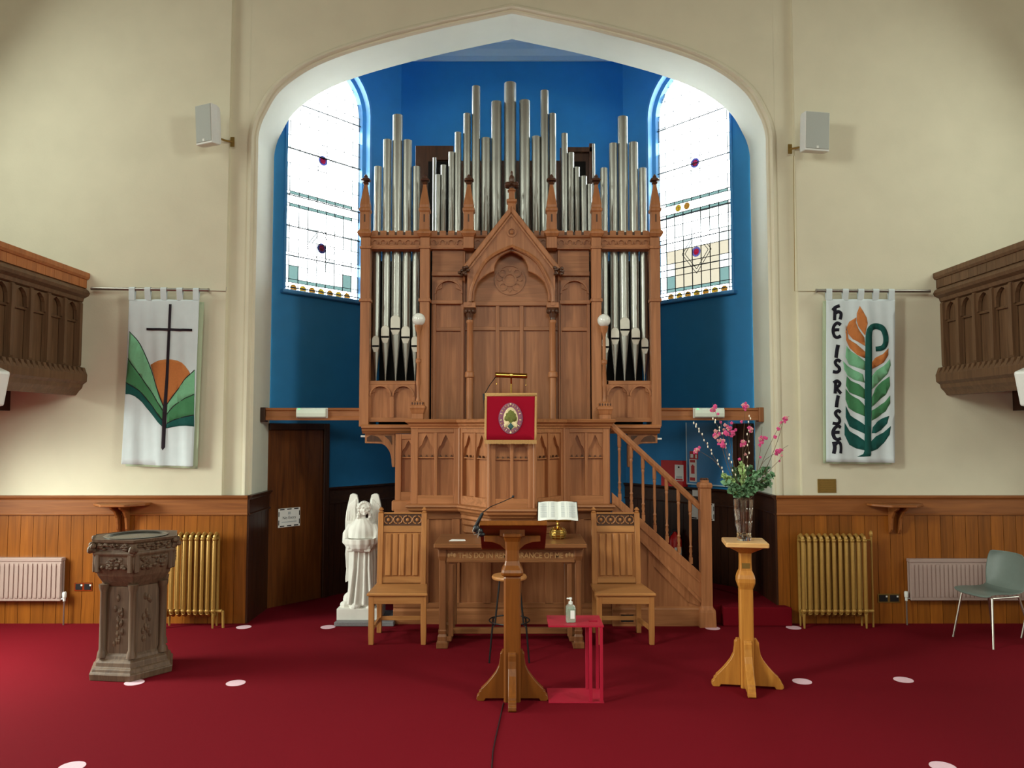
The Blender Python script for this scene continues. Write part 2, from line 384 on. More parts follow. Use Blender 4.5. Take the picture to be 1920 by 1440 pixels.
def apse_wall(side, p0, p1, wpx, sillpx):
    mtx, w = frame(p0, p1); nn = Vector((mtx[0][1], mtx[1][1], 0)); P0 = Vector((p0[0], p0[1], 0)); iv = mtx.inverted()
    loc = lambda px, py: iv @ onp(px, py, P0, nn)
    us = sorted(loc(p, 380).x for p in wpx); u0, u1 = us
    zs = loc(*sillpx).z; um, hw = (u0+u1)/2, (u1-u0)/2
    zsp = ZA-.32-hw                                   # springing of the round head
    n = 20; arc = [(um-hw*math.cos(math.pi*k/n), zsp+hw*math.sin(math.pi*k/n)) for k in range(n+1)]
    wl = MB().T(mtx)
    q = lambda *p: wl.add([(u, 0, z) for u, z in p], [tuple(range(len(p)))])
    top = ZA+.5
    q((-.3, 0), (u0, 0), (u0, top), (-.3, top)); q((u1, 0), (w+.05, 0), (w+.05, top), (u1, top)); q((u0, 0), (u1, 0), (u1, zs), (u0, zs))
    for a, b in zip(arc, arc[1:]): q(a, b, (b[0], top), (a[0], top))
    wl_ = tag(wl.build('wall_apse_'+side, 'blue'), 'blue canted apse wall with an arched window', kind='structure')
    no = 1 if side == 'left' else 2
    W_ = struct('window_%d' % no, mtx @ Vector((um, 0, zs)), 'round headed stained glass apse window')
    outl = [(u0, zs)]+arc+[(u1, zs)]
    def ring(shr, d):      # outline shrunk by shr
        r_ = hw-shr; a_ = [(um-r_*math.cos(math.pi*k/n), zsp+r_*math.sin(math.pi*k/n)) for k in range(n+1)]
        return [(um-r_, d, zs)]+[(a, d, b) for a, b in a_]+[(um+r_, d, zs)]
    rv = MB().T(mtx); rv.rings([[(u, d, z) for u, d, z in ring(s_, d_)] for s_, d_ in ((-.03, .0), (-.03, .018), (0.0, .018), (.0, -.06), (.035, -.09), (.035, -.17))], caps=False, closed=False)
    rv.build('window_reveal', 'blue_gloss', W_)
    sl = MB().T(mtx); sl.box(u0-.06, u1+.06, -.18, .07, zs-.045, zs); sl.build('window_sill', 'blue_gloss', W_, bevel=.008)
    # ---- leaded lights
    g0, g1, gd = u0+.035, u1-.035, -.15
    r_ = hw-.035
    clip = [(g0, zs)]+[(g1, zs)]+[(um+r_*math.cos(math.pi*k/24), zsp+r_*math.sin(math.pi*k/24)) for k in range(25)]
    def clipped(poly):
        out = poly
        for (ax, az), (bx_, bz) in zip(clip, clip[1:]+clip[:1]):
            inside = lambda p: (bx_-ax)*(p[1]-az)-(bz-az)*(p[0]-ax) >= -1e-9
            res = []
            for i, c in enumerate(out):
                pv = out[i-1]
                if inside(c) != inside(pv):
                    d1 = (bx_-ax)*(pv[1]-az)-(bz-az)*(pv[0]-ax); d2 = (bx_-ax)*(c[1]-az)-(bz-az)*(c[0]-ax); t = d1/(d1-d2)
                    res.append((pv[0]+(c[0]-pv[0])*t, pv[1]+(c[1]-pv[1])*t))
                if inside(c): res.append(c)
            out = res
            if len(out) < 3: return None
        return out
    rows = [0, .125, .165]; z = .165
    ztop = zsp+r_-zs
    band2 = loc((wpx[0]+wpx[1])/2, 390 if side == 'left' else 385).z-zs
    while z < band2-.12: z += .158; rows.append(z)
    rows[-1] = band2-.035; rows += [band2, band2+.11, band2+.145]; z = band2+.145
    while z < ztop: z += .165; rows.append(min(z, ztop+.01))
    bw = .105; nc = 7; cols = [g0, g0+bw]+[g0+bw+(g1-g0-2*bw)*(k/nc) for k in range(1, nc)]+[g1-bw, g1]
    lead = MB().T(mtx)
    meds = [loc((wpx[0]+wpx[1])/2, v).z for v in ((462, 295) if side == 'left' else (468, 299))]
    LW = .0075 if side == 'right' else .0055
    for zi, (za, zb) in enumerate(zip(rows, rows[1:])):
        for ci, (ua, ub) in enumerate(zip(cols, cols[1:])):
            e = .0025
            pl = clipped([(ua+e, zs+za+e), (ub-e, zs+za+e), (ub-e, zs+zb-e), (ua+e, zs+zb-e)])
            if not pl: continue
            edge = ci in (0, nc+1)
            if zi == 0: mt = 'g_clear'
            elif edge: mt = 'g_pale' if (zi % 3) else 'g_clear'
            elif zb-za < .05: mt = 'g_teal'
            elif zi == 1 or (zb <= .5 and ci in (1, nc)): mt = 'g_teal' if zb < .34 else 'g_pale'
            elif zi < 5 and side == 'right': mt = 'g_cream'
            else: mt = 'g_clear' if zb > band2 or (zi+ci) % 4 else 'g_pale'
            p_ = MB().T(mtx); p_.rings([[(u, gd, z) for u, z in pl], [(u, gd-.004, z) for u, z in pl]]); p_.build('pane', mt, W_)
    for u in cols:
        h_ = zsp+math.sqrt(max(0, r_*r_-(u-um)**2)); zm_ = zs+band2
        lead.box(u-LW/2, u+LW/2, gd-.006, gd+.004, zs, zm_); lead.box(u-.002, u+.002, gd-.006, gd+.004, zm_, h_)
    for z in rows:
        if z > ztop: continue
        q_ = r_ if zs+z < zsp else math.sqrt(max(0, r_*r_-(zs+z-zsp)**2))
        lead.box(um-q_, um+q_, gd-.006, gd+.004, zs+z-(LW/2 if z < band2+.2 else .002), zs+z+(LW/2 if z < band2+.2 else .002))
    def disc(u, z, r0, r1, mt):
        p_ = MB().T(mtx); c = [(math.cos(a*.3927), math.sin(a*.3927)) for a in range(17)]
        if r0: p_.rings([[(u+r*x, gd+d, z+r*y) for r, d in ((r0, .006), (r1, .006), (r1, .009), (r0, .009))] for x, y in c])
        else: p_.rings([[(u+r1*x, gd+d, z+r1*y) for x, y in c[:-1]] for d in (.006, .009)])
        p_.build('roundel', mt, W_)
    # medallions with diamond leading
    for py in ((462, 295) if side == 'left' else (468, 299)):
        c = loc((wpx[0]+wpx[1])/2, py); cz = c.z; D_ = .21 if py > 400 else .16
        for k in (1.0, .8):
            pts = [(um, cz+D_*k*1.25), (um+D_*k, cz), (um, cz-D_*k*1.25), (um-D_*k, cz)]
            for a, b in zip(pts, pts[1:]+pts[:1]):
                va, vb = mtx @ Vector((a[0], gd+.003, a[1])), mtx @ Vector((b[0], gd+.003, b[1]))
                lead.m = None; lead.bar(va, vb, .005, .006); lead.m = mtx
        ex_ = '_on_cream' if side == 'right' and py > 400 else ''
        for r0, rr, mt in ((.038, .062, 'g_blue'+ex_), (0, .038, 'g_red'+ex_)): disc(um, cz, r0, rr, mt)
    for z, on in ((.06, range(7)), (band2+.055, (1, 2) if side == 'right' else ())):
        for k in on:
            uc = g0+bw+(g1-g0-2*bw)*((k+.5)/nc)
            for r0, rr, mt in ((.018, .045, 'g_yellow' if k % 2 else 'g_orange'), (0, .018, 'g_orange')): disc(uc, zs+z, r0, rr, mt)
    lead.build('lead_lattice', 'lead', W_)
    for py in ((545, 487, 433, 376, 290, 205) if side == 'left' else (545, 494, 442, 393, 300, 215)):
        z = loc((wpx[0]+wpx[1])/2, py).z
        if z-zs < .05: continue
        q_ = r_ if z < zsp else math.sqrt(max(0, r_*r_-(z-zsp)**2))
        sb = MB(); sb.tube([mtx @ Vector((um-q_, gd+.02, z)), mtx @ Vector((um+q_, gd+.02, z))], .007, 6); sb.build('saddle_bar', 'lead', W_)
    return mtx, w, loc
mL, wL, locL = apse_wall('left', JLp, CLp, (537, 691), (600, 553))
mR, wR, locR = apse_wall('right', CRp, JRp, (1218, 1371), (1300, 556))

# ---- panelling (dado)
def dado(name, plan, z0, ztop, pm, rm, pitch=.125, label='', th=.03, planks=True):
    """boarding along a plan line, with moulded cap, flat rail and bead"""
    D_ = struct(name, (plan[0][0], plan[0][1], z0), label)
    c_ = [(0, ztop-.045), (th, ztop-.045), (th+.006, ztop-.03), (th+.022, ztop-.02), (th+.024, ztop), (0, ztop)]
    MB().sweep(c_, plan).build('dado_cap', rm, D_)
    MB().sweep([(0, ztop-.18), (th-.004, ztop-.18), (th-.004, ztop-.045), (0, ztop-.045)], plan).build('dado_rail', rm, D_)
    MB().sweep([(0, ztop-.197), (th+.006, ztop-.197), (th+.008, ztop-.188), (th+.002, ztop-.179), (0, ztop-.179)], plan).build('dado_bead', rm, D_)
    for a, b in zip(plan, plan[1:]):
        mtx, w = frame(a, b); n = max(1, round(w/pitch))
        MB().T(mtx).box(0, w, 0, .006, z0, ztop-.19).build('backing_board', 'dark', D_)
        for k in range(n):
            e = .0022
            MB().T(mtx).box(w*k/n+e, w*(k+1)/n-e, .004, th-.008, z0, ztop-.19).build('plank', pm, D_)
    return D_
PLH = .185                                            # raised platform by the pulpit stairs
DW = .01
JX = XJ+.0
dado('baseboard_left', [(-5.95, -.06), (-JX+.004, -.06)], 0, DZ, 'dado', 'dadox', label='vertical pine boarding below the left wall')
dado('baseboard_right', [(JX-.004, -.06), (5.95, -.06)], 0, DZ, 'dado', 'dadox', label='vertical pine boarding below the right wall')
dado('baseboard_jamb_left', [(-JX, -.086), (-JX, JD)], 0, DZ+.001, 'dark', 'darkx', label='dark boarding on the arch jamb', th=.026)
dado('baseboard_jamb_right', [(JX, JD), (JX, -.086)], .0, DZ+.001, 'dark', 'darkx', label='dark boarding on the arch jamb', th=.026)
ZD2 = locL(670, 910).z
lu = locL(612, 900).x
pd = mL @ Vector((lu, 0, 0))
dado('baseboard_apse_left', [(pd.x, pd.y), CLp], 0, ZD2, 'dark', 'darkx', pitch=.10, label='dark boarding of the left apse wall')
ru = locR(1379, 850).x
pr = mR @ Vector((ru, 0, 0))
dado('baseboard_apse_right', [CRp, (pr.x, pr.y)], .0, ZD2, 'dark', 'darkx', pitch=.10, label='dark boarding of the right apse wall')
# ---- doors
def door(n, mtx, u0, u1, z0, z1, loc, lab, hinge=1):
    D_ = struct('door_%d' % n, mtx @ Vector((u0, 0, z0)), lab)
    f = .075
    MB().T(mtx).box(u0, u1-f, .0, .035, z0, z1-f).build('door_leaf', 'door', D_, bevel=.004)
    MB().T(mtx).box(u1-f, u1, .0, .06, z0, z1).build('door_frame', 'dark', D_, bevel=.006)
    MB().T(mtx).box(u0, u1-f, .0, .06, z1-f, z1).build('door_head', 'dark', D_, bevel=.006)
    return D_
d1 = door(1, mL, 0.0, lu, 0, locL(560, 794).z, locL, 'plain brown wooden vestry door in the blue apse')
d2r = Matrix(mR)
D2 = struct('door_2', mR @ Vector((wR, 0, PLH)), 'dark wooden door frame behind the flowers')
MB().T(mR).box(ru+.01, wR-.03, 0, .03, PLH, locR(1390, 794).z).build('door_leaf', 'dark', D2, bevel=.004)
MB().T(mR).box(ru+.002, ru+.05, 0, .06, PLH, locR(1390, 794).z).build('door_frame', 'dark', D2, bevel=.004)
# ---- raised carpet platform on the right of the pulpit
g = [(1.62, -.10), (2.08, -.10), (2.08, -.2), (X(1486, -.2, 1150), -.2), (X(1472, -.093, 1135), -.093), (XJ-.012, -.093), (XJ-.012, JD-.0), (XB+.1, YA-.01), (1.62, YA-.01)]
tag(MB().flat(g, .0, PLH).build('floor_platform', 'carpet', bevel=.012, seg=2), 'red carpeted step leading to the pulpit stairs', kind='structure')
# ---- nave windows (out of the frame, where the daylight comes in)
def nave_window(n, side, y, z, wy, hz):
    x = side*(XS-.001); W_ = struct('window_%d' % n, (x, y, z-hz/2), 'tall clear nave window')
    s = -side
    a, b = sorted((x, x+s*.03))
    bx('pane', 'nave_glass', W_, a, b, y-wy/2, y+wy/2, z-hz/2, z+hz/2, 0)
    a, b = sorted((x, x+s*.05))
    for q in (-1, 0, 1): bx('window_mullion', 'dark', W_, a, b, y+q*wy/2-.03, y+q*wy/2+.03, z-hz/2, z+hz/2, 0)
    for q in (-1, 1): bx('window_rail', 'dark', W_, a, b, y-wy/2, y+wy/2, z+q*hz/2-.03, z+q*hz/2+.03, 0)
k_ = 3
for y, z in LOWW:
    for s in (-1, 1): nave_window(k_, s, y, z, 1.2, 1.75); k_ += 1
for y, z in UPW:
    for s in (-1, 1): nave_window(k_, s, y, z, 1.4, 2.3); k_ += 1
W_ = struct('window_%d' % k_, (0, YB, 3), 'large unseen window added at the back of the nave for fill light')  # unseen, goes with the added fill lamp
bx('pane', 'nave_glass', W_, -1.5, 1.5, YB, YB+.03, 3.0, 6.2, 0)
for q in (-1.5, -.5, .5, 1.5): bx('window_mullion', 'dark', W_, q-.04, q+.04, YB, YB+.05, 3, 6.2, 0)

# ================================================================== side galleries
def gallery(s, lab):
    A = lambda px, py: at(px if s < 0 else 1918-px, py, -.06)
    prof = []
    xf = A(153, 620).x
    G = thing('gallery', lab, 'gallery', (xf, -.06, 2.1), 0, 'side galleries')
    d = lambda px, py: ((A(px, py).x-xf)*(1 if s < 0 else -1), A(px, py).z)
    plan = [(xf, -.062), (xf, -9.0)] if s > 0 else [(xf, -9.0), (xf, -.062)]
    plan = [(xf, -.062), (xf, -9.0)] if s > 0 else [(xf, -9.0), (xf, -.062)]
    # right of travel: (dy,-dx): travelling +y -> +x ; travelling -y -> -x
    cap = [d(150, 568), d(156, 566), d(158, 560), d(166, 556), d(169, 551), d(166, 545), d(160, 541), d(140, 541), d(140, 568)]
    base = [d(146, 688), d(153, 690), d(161, 697), d(164, 703), d(163, 716), d(156, 721), d(154, 728), d(148, 734), d(143, 741), d(128, 741), d(128, 688)]
    topr = [d(160, 513), d(169, 513), d(169, 521), d(166, 525), d(160, 526)]
    MB().sweep(cap, plan).build('cap_moulding', 'gallery', G)
    MB().sweep(base, plan).build('base_moulding', 'gallery', G)
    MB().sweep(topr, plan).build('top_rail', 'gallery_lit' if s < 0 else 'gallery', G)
    back = MB(); (d0, z0), (d1, z1) = d(141, 690), d(150, 566)
    MB().sweep([(d0-.03, z0), (d0, z0), (d0, z1), (d0-.03, z1)], plan).build('back_board', 'gallery', G)
    # upper boarding, plank by plank; the left side gets the lit colour
    (u0, v0), (u1, v1) = d(163, 541), d(163, 525)
    yy = -.064; proto = None
    def part(nm, mat, prf, y0, y1):
        pl = [(xf, y1), (xf, y0)] if s < 0 else [(xf, y0), (xf, y1)]
        return MB().sweep(prf, pl).build(nm, mat, G)
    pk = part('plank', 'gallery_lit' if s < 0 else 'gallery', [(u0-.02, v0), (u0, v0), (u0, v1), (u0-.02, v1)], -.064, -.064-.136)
    for k in range(1, 40): inst(pk, (0, -.14*k, 0))
    # arcaded bays
    pitch = .268; (fd, _), (rd, zr0), (_, zr1) = d(153, 600), d(142, 688), d(150, 567)
    pil = part('pilaster', 'gallery', [(rd, zr0), (fd+.004, zr0), (fd+.012, zr0+.02), (fd+.012, zr1-.02), (fd+.004, zr1), (rd, zr1)], -.064, -.064-.045)
    zt = zr1-(zr1-zr0)*.30
    tr = part('transom', 'gallery', [(rd, zt-.012), (rd+.018, zt-.012), (rd+.022, zt), (rd+.016, zt+.01), (rd, zt+.01)], -.064-.045, -.064-pitch)
    # cusped arch head plate with a pointed opening
    w = pitch-.045; n = 8; hd = MB()
    y0 = -.064-.045
    pts = []
    for i in range(n+1):
        t = i/n; a = t*math.pi; uu = .5-.40*math.cos(a); hh = .12+.80*math.sin(a)**.75
        if abs(t-.5) < .01: hh = .97
        pts.append((uu, hh))
    zb, zh = zt+.01, zr1-zt-.02
    def P(u, h, dd): return (xf+(dd if s < 0 else -dd), y0-w*u, zb+zh*h)
    for dd0, dd1 in ((rd+.002, fd-.008),):
        lo = [(0, 0)]+[(pts[0][0], 0)]+pts+[(pts[-1][0], 0), (1, 0)]
        up = [(0, 1)]+[(u, 1) for u, h in lo[1:-1]]+[(1, 1)]
        hd.rings([[P(*a, dd1), P(*b, dd1), P(*b, dd0), P(*a, dd0)] for a, b in zip(lo, up)])
    head = hd.build('arch_head', 'gallery', G)
    for k in range(1, 20):
        for o_ in (pil, tr, head): inst(o_, (0, -pitch*k, 0))
    # dentils
    (e0, f0), (e1, f1) = d(158, 702), d(154, 692)
    dn = part('dentil', 'gallery', [(e1-.01, f0+.002), (e0+.03, f0+.002), (e1+.03, f1+.012), (e1-.01, f1+.02)], -.066, -.066-.045)
    for k in range(1, 60): inst(dn, (0, -.082*k, 0))
    # deck and bearing beam
    zb = d(128, 741)[1]; xi = A(20, 740).x
    dk = MB(); a_ = [(xf+ (-s)*0, 0)]
    xo = s*(XS-.002); x1 = xf+(.12*s)
    dk.prism([(x1, zb+.0), (xo, zb+.75), (xo, zb+.85), (x1, zb+.14)], -.062, -9.0); dk.build('deck', 'gallery', G)
    b0, b1 = sorted((xi, xi+s*.22)); MB().box(b0, b1, -9, -.062, A(20, 770).z, zb+.12).build('bearing_beam', 'dark', G)
    return G
gallery(-1, 'dark carved gallery front with orange light-tinted boarding, beside the cross banner')
gallery(1, 'brown carved gallery front beside the HE IS RISEN banner')
# ================================================================== pipe organ
YT, YS, YC, YG = .11, .20, .25, .045
OG = thing('pipe_organ', 'tall carved wooden pipe organ with silver pipes filling the blue apse', 'organ', (0, .1, 0))
def ox(px, Y=YT, py=600): return X(px, Y, py)
def oz(py, Y=YT): return Z(py, Y)
def pipe(px, wpx, ytop, Y, ybot=432, foot=None):
    """one flue pipe; foot = (arch_py, slot_py, tip_py) when its mouth and tapered foot show"""
    x, r = X(px, Y, 450), wpx/2*(Y-CAMY)/F; zt = Z(ytop, Y)
    p = MB(); n = 18
    if foot is None:
        p.lathe([(r, Z(ybot, Y)-.25), (r, zt), (r*.88, zt), (r*.86, zt-.12)], (x, Y, 0), n)
        return p.build('pipe', 'pipe', OG, smooth=True)
    ar, sl, tip = [Z(v, Y) for v in foot]
    p.lathe([(r*.14, tip), (r*.22, tip+.06), (r, sl-.03), (r, sl), (r, zt), (r*.88, zt), (r*.86, zt-.12)], (x, Y, 0), n)
    o = p.build('pipe', 'pipe', OG, smooth=True)
    # mouth: flattened lip with rounded top, slot and lower lip
    m = MB(); k = 10; hw = r*.92
    top = [(x+hw*math.cos(math.pi*i/k), ar-.03+.045*math.sin(math.pi*i/k)) for i in range(k+1)]
    m.rings([[(a, Y-r*.6, b) for a, b in top+[(x-hw, sl+.012), (x+hw, sl+.012)]], [(a, Y-r-.004, b-.012) for a, b in top]+[(x-hw, Y-r-.004, sl+.012), (x+hw, Y-r-.004, sl+.012)]])
    m.build('pipe_mouth', 'mouth', o)
    MB().box(x-hw*.85, x+hw*.85, Y-r-.0035, Y, sl-.008, sl+.014).build('mouth_slot', 'black', o)
    MB().rings([[(x-hw, Y-r-.003, sl-.008), (x+hw, Y-r-.003, sl-.008), (x+hw*.55, Y-r*.96, sl-.06), (x-hw*.55, Y-r*.96, sl-.06)],
                [(x-hw, Y-r*.4, sl-.008), (x+hw, Y-r*.4, sl-.008), (x+hw*.55, Y-r*.4, sl-.06), (x-hw*.55, Y-r*.4, sl-.06)]]).build('lower_lip', 'mouth', o)
    return o
YP = .27
for px, w, t, a, s in [(707.5, 14, 313, 631, 650), (725, 16, 263, 612, 633), (744, 19, 217, 593, 618), (763, 17, 264, 613, 634), (780, 14, 313, 632, 650),
                       (1133, 14, 316, 633, 652), (1151, 16, 270, 616, 636), (1169, 19, 220, 597, 620), (1189, 17, 268, 616, 636), (1206, 14, 316, 635, 653)]:
    pipe(px, w, t, YP, foot=(a, s, 714))
for px, w, t in [(821, 10, 328), (831, 10.5, 310), (846, 12, 286), (858, 12.5, 249), (875, 14, 214), (892, 16, 163), (911, 18, 260), (930.5, 20, 192), (956.5, 23, 157),
                 (984, 20.5, 190), (1005.5, 17, 257), (1021.5, 15.5, 171), (1036.5, 13.5, 214), (1059, 12, 251), (1071, 12, 287), (1082.5, 10, 314), (1095, 12, 331), (1106, 9, 346)]:
    pipe(px, w, t, .40)
pipe(814, 7, 296, .6); pipe(1114, 5, 270, .62)
# swell box behind the pipes
y0, y1 = .85, 1.55
for a, b in ((779, 850), (1050, 1116)):
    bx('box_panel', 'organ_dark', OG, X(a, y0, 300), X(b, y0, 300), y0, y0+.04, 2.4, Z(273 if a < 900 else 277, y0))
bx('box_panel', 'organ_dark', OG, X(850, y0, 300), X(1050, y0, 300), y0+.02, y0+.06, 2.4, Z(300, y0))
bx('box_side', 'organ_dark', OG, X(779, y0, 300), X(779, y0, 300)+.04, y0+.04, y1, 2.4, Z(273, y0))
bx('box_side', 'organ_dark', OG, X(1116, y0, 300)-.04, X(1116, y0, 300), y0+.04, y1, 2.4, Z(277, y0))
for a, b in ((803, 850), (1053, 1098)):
    bx('box_dark_fill', 'black', OG, X(a, y0, 300), X(b, y0, 300), y0-.01, y0+.005, 2.4, Z(303, y0))  # black slab painted as the unlit inside of the box
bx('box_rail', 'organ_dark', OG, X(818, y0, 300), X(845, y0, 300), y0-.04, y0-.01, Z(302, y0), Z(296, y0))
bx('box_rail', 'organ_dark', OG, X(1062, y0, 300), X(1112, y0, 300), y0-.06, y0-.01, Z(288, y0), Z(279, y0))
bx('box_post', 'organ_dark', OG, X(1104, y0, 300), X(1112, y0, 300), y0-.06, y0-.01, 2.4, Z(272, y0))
# organ carcass (closes the case behind the fronts)
zc0, zc1 = oz(800), oz(468)
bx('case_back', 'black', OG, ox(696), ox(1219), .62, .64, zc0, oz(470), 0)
bx('case_side', 'organ', OG, ox(679), ox(690), YT+.04, .64, zc0, oz(440))
bx('case_side', 'organ', OG, ox(1227), ox(1237), YT+.04, .64, zc0, oz(440))
# posts with base blocks, collars and pinnacles
def pinnacle(px, Y, zbase, w, parent):
    x = X(px, Y, 400); hw = w; c = (x, Y, 0)
    P_ = MB(); z = lambda py: Z(py, Y)
    P_.sq([(hw*1.05, z(446)), (hw*1.5, z(440)), (hw*1.5, z(437)), (hw*1.05, z(432)), (hw*.98, z(400)), (hw*1.2, z(397)), (hw*1.2, z(393)), (hw*1.0, z(391)), (hw*1.05, z(386)), (hw*.36, z(349)), (hw*.36, z(346))], c)
    o = P_.build('pinnacle', 'organ', parent, bevel=.003)
    f = MB().sq([(hw*.36, z(347)), (hw*.62, z(344)), (hw*.5, z(342)), (hw*.3, z(341)), (hw*.9, z(340)), (hw*1.0, z(338)), (hw*.75, z(335)), (hw*.32, z(333.5)), (hw*.42, z(331)), (hw*.1, z(327))], c, ch=.35)
    f.build('finial', 'organ_dark', o)
    MB().box(x-.008, x+.008, Y-hw*1.02, Y-hw*.9, z(425), z(404)).build('slot', 'organ_dark', o)
    return o
for px in (685.5, 796.5, 1118, 1228):
    x = ox(px, YT, 600); hw = .049
    bx('post', 'organ', OG, x-hw, x+hw, YT-hw, YT+hw, oz(800), oz(447))
    bx('post_band', 'organ', OG, x-hw-.012, x+hw+.012, YT-hw-.014, YT+hw, oz(567), oz(561))
    bx('post_band', 'organ', OG, x-hw-.01, x+hw+.01, YT-hw-.012, YT+hw, oz(468), oz(464))
    pinnacle(px, YT, 0, hw, OG)
for px in (879, 1034):
    Yq = .12; x = X(px, Yq, 440)
    bx('pinnacle_block', 'organ', OG, x-.055, x+.055, Yq-.05, Yq+.1, Z(467, Yq), Z(446, Yq))
    pinnacle(px, Yq, 0, .052, OG)
# cornices: crenellated top, moulding, frieze with roundels
def cornice(a, b, Y):
    x0, x1 = ox(a, Y), ox(b, Y); z = lambda py: Z(py, Y)
    plan = [(x0, Y), (x1, Y)]
    MB().sweep([(-.12, z(467)), (.012, z(467)), (.014, z(464)), (0, z(463)), (0, z(447)), (.02, z(445)), (.024, z(442)), (-.12, z(442))], plan).build('cornice', 'organx', OG)
    n = max(2, round((x1-x0)/.085))
    for k in range(n):
        c = x0+(x1-x0)*(k+.5)/n; w = (x1-x0)/n*.36
        MB().box(c-w, c+w, Y-.012, Y+.03, z(442.5), z(433)).build('crenel', 'organx', OG)
    MB().box(x0, x1, Y+.0, Y+.03, z(443), z(435)).build('crenel_back', 'organ_dark', OG)
    n = max(2, round((x1-x0)/.088))
    for k in range(n):
        c = x0+(x1-x0)*(k+.5)/n; r = .034; zc = z(456)
        m = MB(); a_ = [math.pi*(-.15+1.3*i/10) for i in range(11)]
        m.rings([[(c+r*q*math.cos(t), Y-.016*e, zc+r*q*math.sin(t)) for q, e in ((1, 0), (1, 1), (.8, 1), (.8, 0))] for t in a_])
        m.build('frieze_arch', 'organx', OG)
cornice(694, 788, YT); cornice(805, 870, .16); cornice(1045, 1109, .16); cornice(1127, 1220, YT)
cornice(889, 915, .18); cornice(1000, 1025, .18)
# tower aprons below the pipe feet: two blind arches each
def blind_arch(parent, xa, xb, z0, z1, Y, wood_='organ', th=.03, wb=.02, point=0):
    """board with an arched sunk panel: frame proud of a back panel"""
    n = 14; cx = (xa+xb)/2; r = (xb-xa)/2-wb; zs = z1-wb-r
    ar = [(cx-r*math.cos(math.pi*i/n), zs+r*math.sin(math.pi*i/n)) for i in range(n+1)]
    MB().box(xa, xb, Y+.001, Y+.01, z0, z1).build('sunk_panel', wood_, parent)
    f = MB()
    lo = [(xa, z0), (cx-r, z0)]+ar+[(cx+r, z0), (xb, z0)]
    up = [(xa, z1), (xa+1e-4, z1)]+[(q[0], z1) for q in ar]+[(xb-1e-4, z1), (xb, z1)]
    up[1] = (cx-r, z1); up[-2] = (cx+r, z1)
    f.rings([[(a[0], Y-th, a[1]), (b[0], Y-th, b[1]), (b[0], Y+.002, b[1]), (a[0], Y+.002, a[1])] for a, b in zip(lo, up)])
    o = f.build('arch_frame', wood_, parent)
    # raised hood and trefoil cusps
    h = MB(); h.rings([[(cx+rr*math.cos(t), Y-th-e, zs+rr*math.sin(t)) for rr, e in ((r, 0), (r, .016), (r+.016, .016), (r+.016, 0))] for t in [math.pi*i/n for i in range(n+1)]])
    h.build('arch_hood', wood_, o)
    for s in (-1, 1):
        t0 = math.pi/2-s*.95
        c = MB(); q = [(cx+r*math.cos(t0+s*d_), zs+r*math.sin(t0+s*d_)) for d_ in (-.35, -.1, .15, .4)]
        q += [(cx+r*.72*math.cos(t0+.05*s), zs+r*.72*math.sin(t0+.05*s))]
        c.prism(q, Y-th*.7, Y+.002); c.build('cusp', wood_, o)
    return o
for a, b in ((695, 778), (1137, 1219)):
    bx('pipe_rail', 'organx', OG, ox(a-1), ox(b+2 if a < 900 else b), YT-.02, YT+.22, oz(721), oz(714))
    m_ = (a+b)/2
    xa, xm, xb = ox(a-1), ox(m_), ox(b+1)
    z0, z1 = oz(783), oz(721)
    blind_arch(OG, xa, xm, z0, z1, YT+.01); blind_arch(OG, xm, xb, z0, z1, YT+.01)
    bx('apron_rail', 'organx', OG, xa, xb, YT-.015, YT+.04, oz(791), oz(783))
bx('pipe_rail', 'organx', OG, ox(1127), ox(1140), YT-.02, YT+.22, oz(721), oz(714))
bx('apron_panel', 'organ', OG, ox(1127), ox(1138), YT, YT+.03, oz(790), oz(721))
bx('apron_panel', 'organ', OG, ox(777), ox(790), YT, YT+.03, oz(790), oz(714))
# side panels between tower and gable: blind arch, impost, two-part panel
for a, b, sgn in ((809.5, 868, -1), (1049, 1105.5, 1)):
    xa, xb = ox(a, YS), ox(b, YS); z = lambda py: Z(py, YS)
    bx('panel', 'organx', OG, xa, xb, YS+.01, YS+.04, z(512), z(466))
    bx('moulding', 'organx', OG, xa, xb, YS-.03, YS+.01, z(518), z(510))
    bl = (818, 865) if sgn < 0 else (1053, 1101)
    bx('panel', 'organ', OG, xa, xb, YS+.012, YS+.04, z(566), z(516))
    blind_arch(OG, ox(bl[0]-2, YS), ox(bl[1]+2, YS), z(566), z(526), YS, wb=.012)
    bx('impost', 'organx', OG, xa, xb, YS-.045, YS+.01, z(571), z(564))
    bx('panel', 'organ', OG, xa, xb, YS+.008, YS+.03, z(800), z(568))
    for p in ((a, a+2), (bl[0]-6, bl[0]), (bl[1]-1, bl[1]+5)): bx('stile', 'organ', OG, ox(p[0], YS), ox(p[1], YS), YS-.026, YS+.01, z(800), z(568))
    bx('rail', 'organx', OG, ox(bl[0], YS), ox(bl[1], YS), YS-.018, YS+.01, z(621), z(614))
# recessed centre niche
z = lambda py: Z(py, YC)
bx('niche_side', 'organ', OG, ox(868, YS), ox(872, YS), YS, YC, z(800), z(440))
bx('niche_side', 'organ', OG, ox(1046, YS), ox(1050, YS), YS, YC, z(800), z(440))
bx('tympanum', 'organx', OG, ox(868, YC), ox(1050, YC), YC, YC+.03, z(568), z(440))
bx('niche_moulding', 'organx', OG, ox(872, YC), ox(1046, YC), YC-.035, YC, z(574), z(566))
bx('panel', 'organ', OG, ox(868, YC), ox(1050, YC), YC+.006, YC+.03, z(805), z(568))
for px in (933, 978): bx('mullion', 'organ', OG, ox(px-3.5, YC), ox(px+3.5, YC), YC-.026, YC+.01, z(805), z(574))
bx('rail', 'organx', OG, ox(872, YC), ox(1046, YC), YC-.02, YC+.01, z(620), z(613))
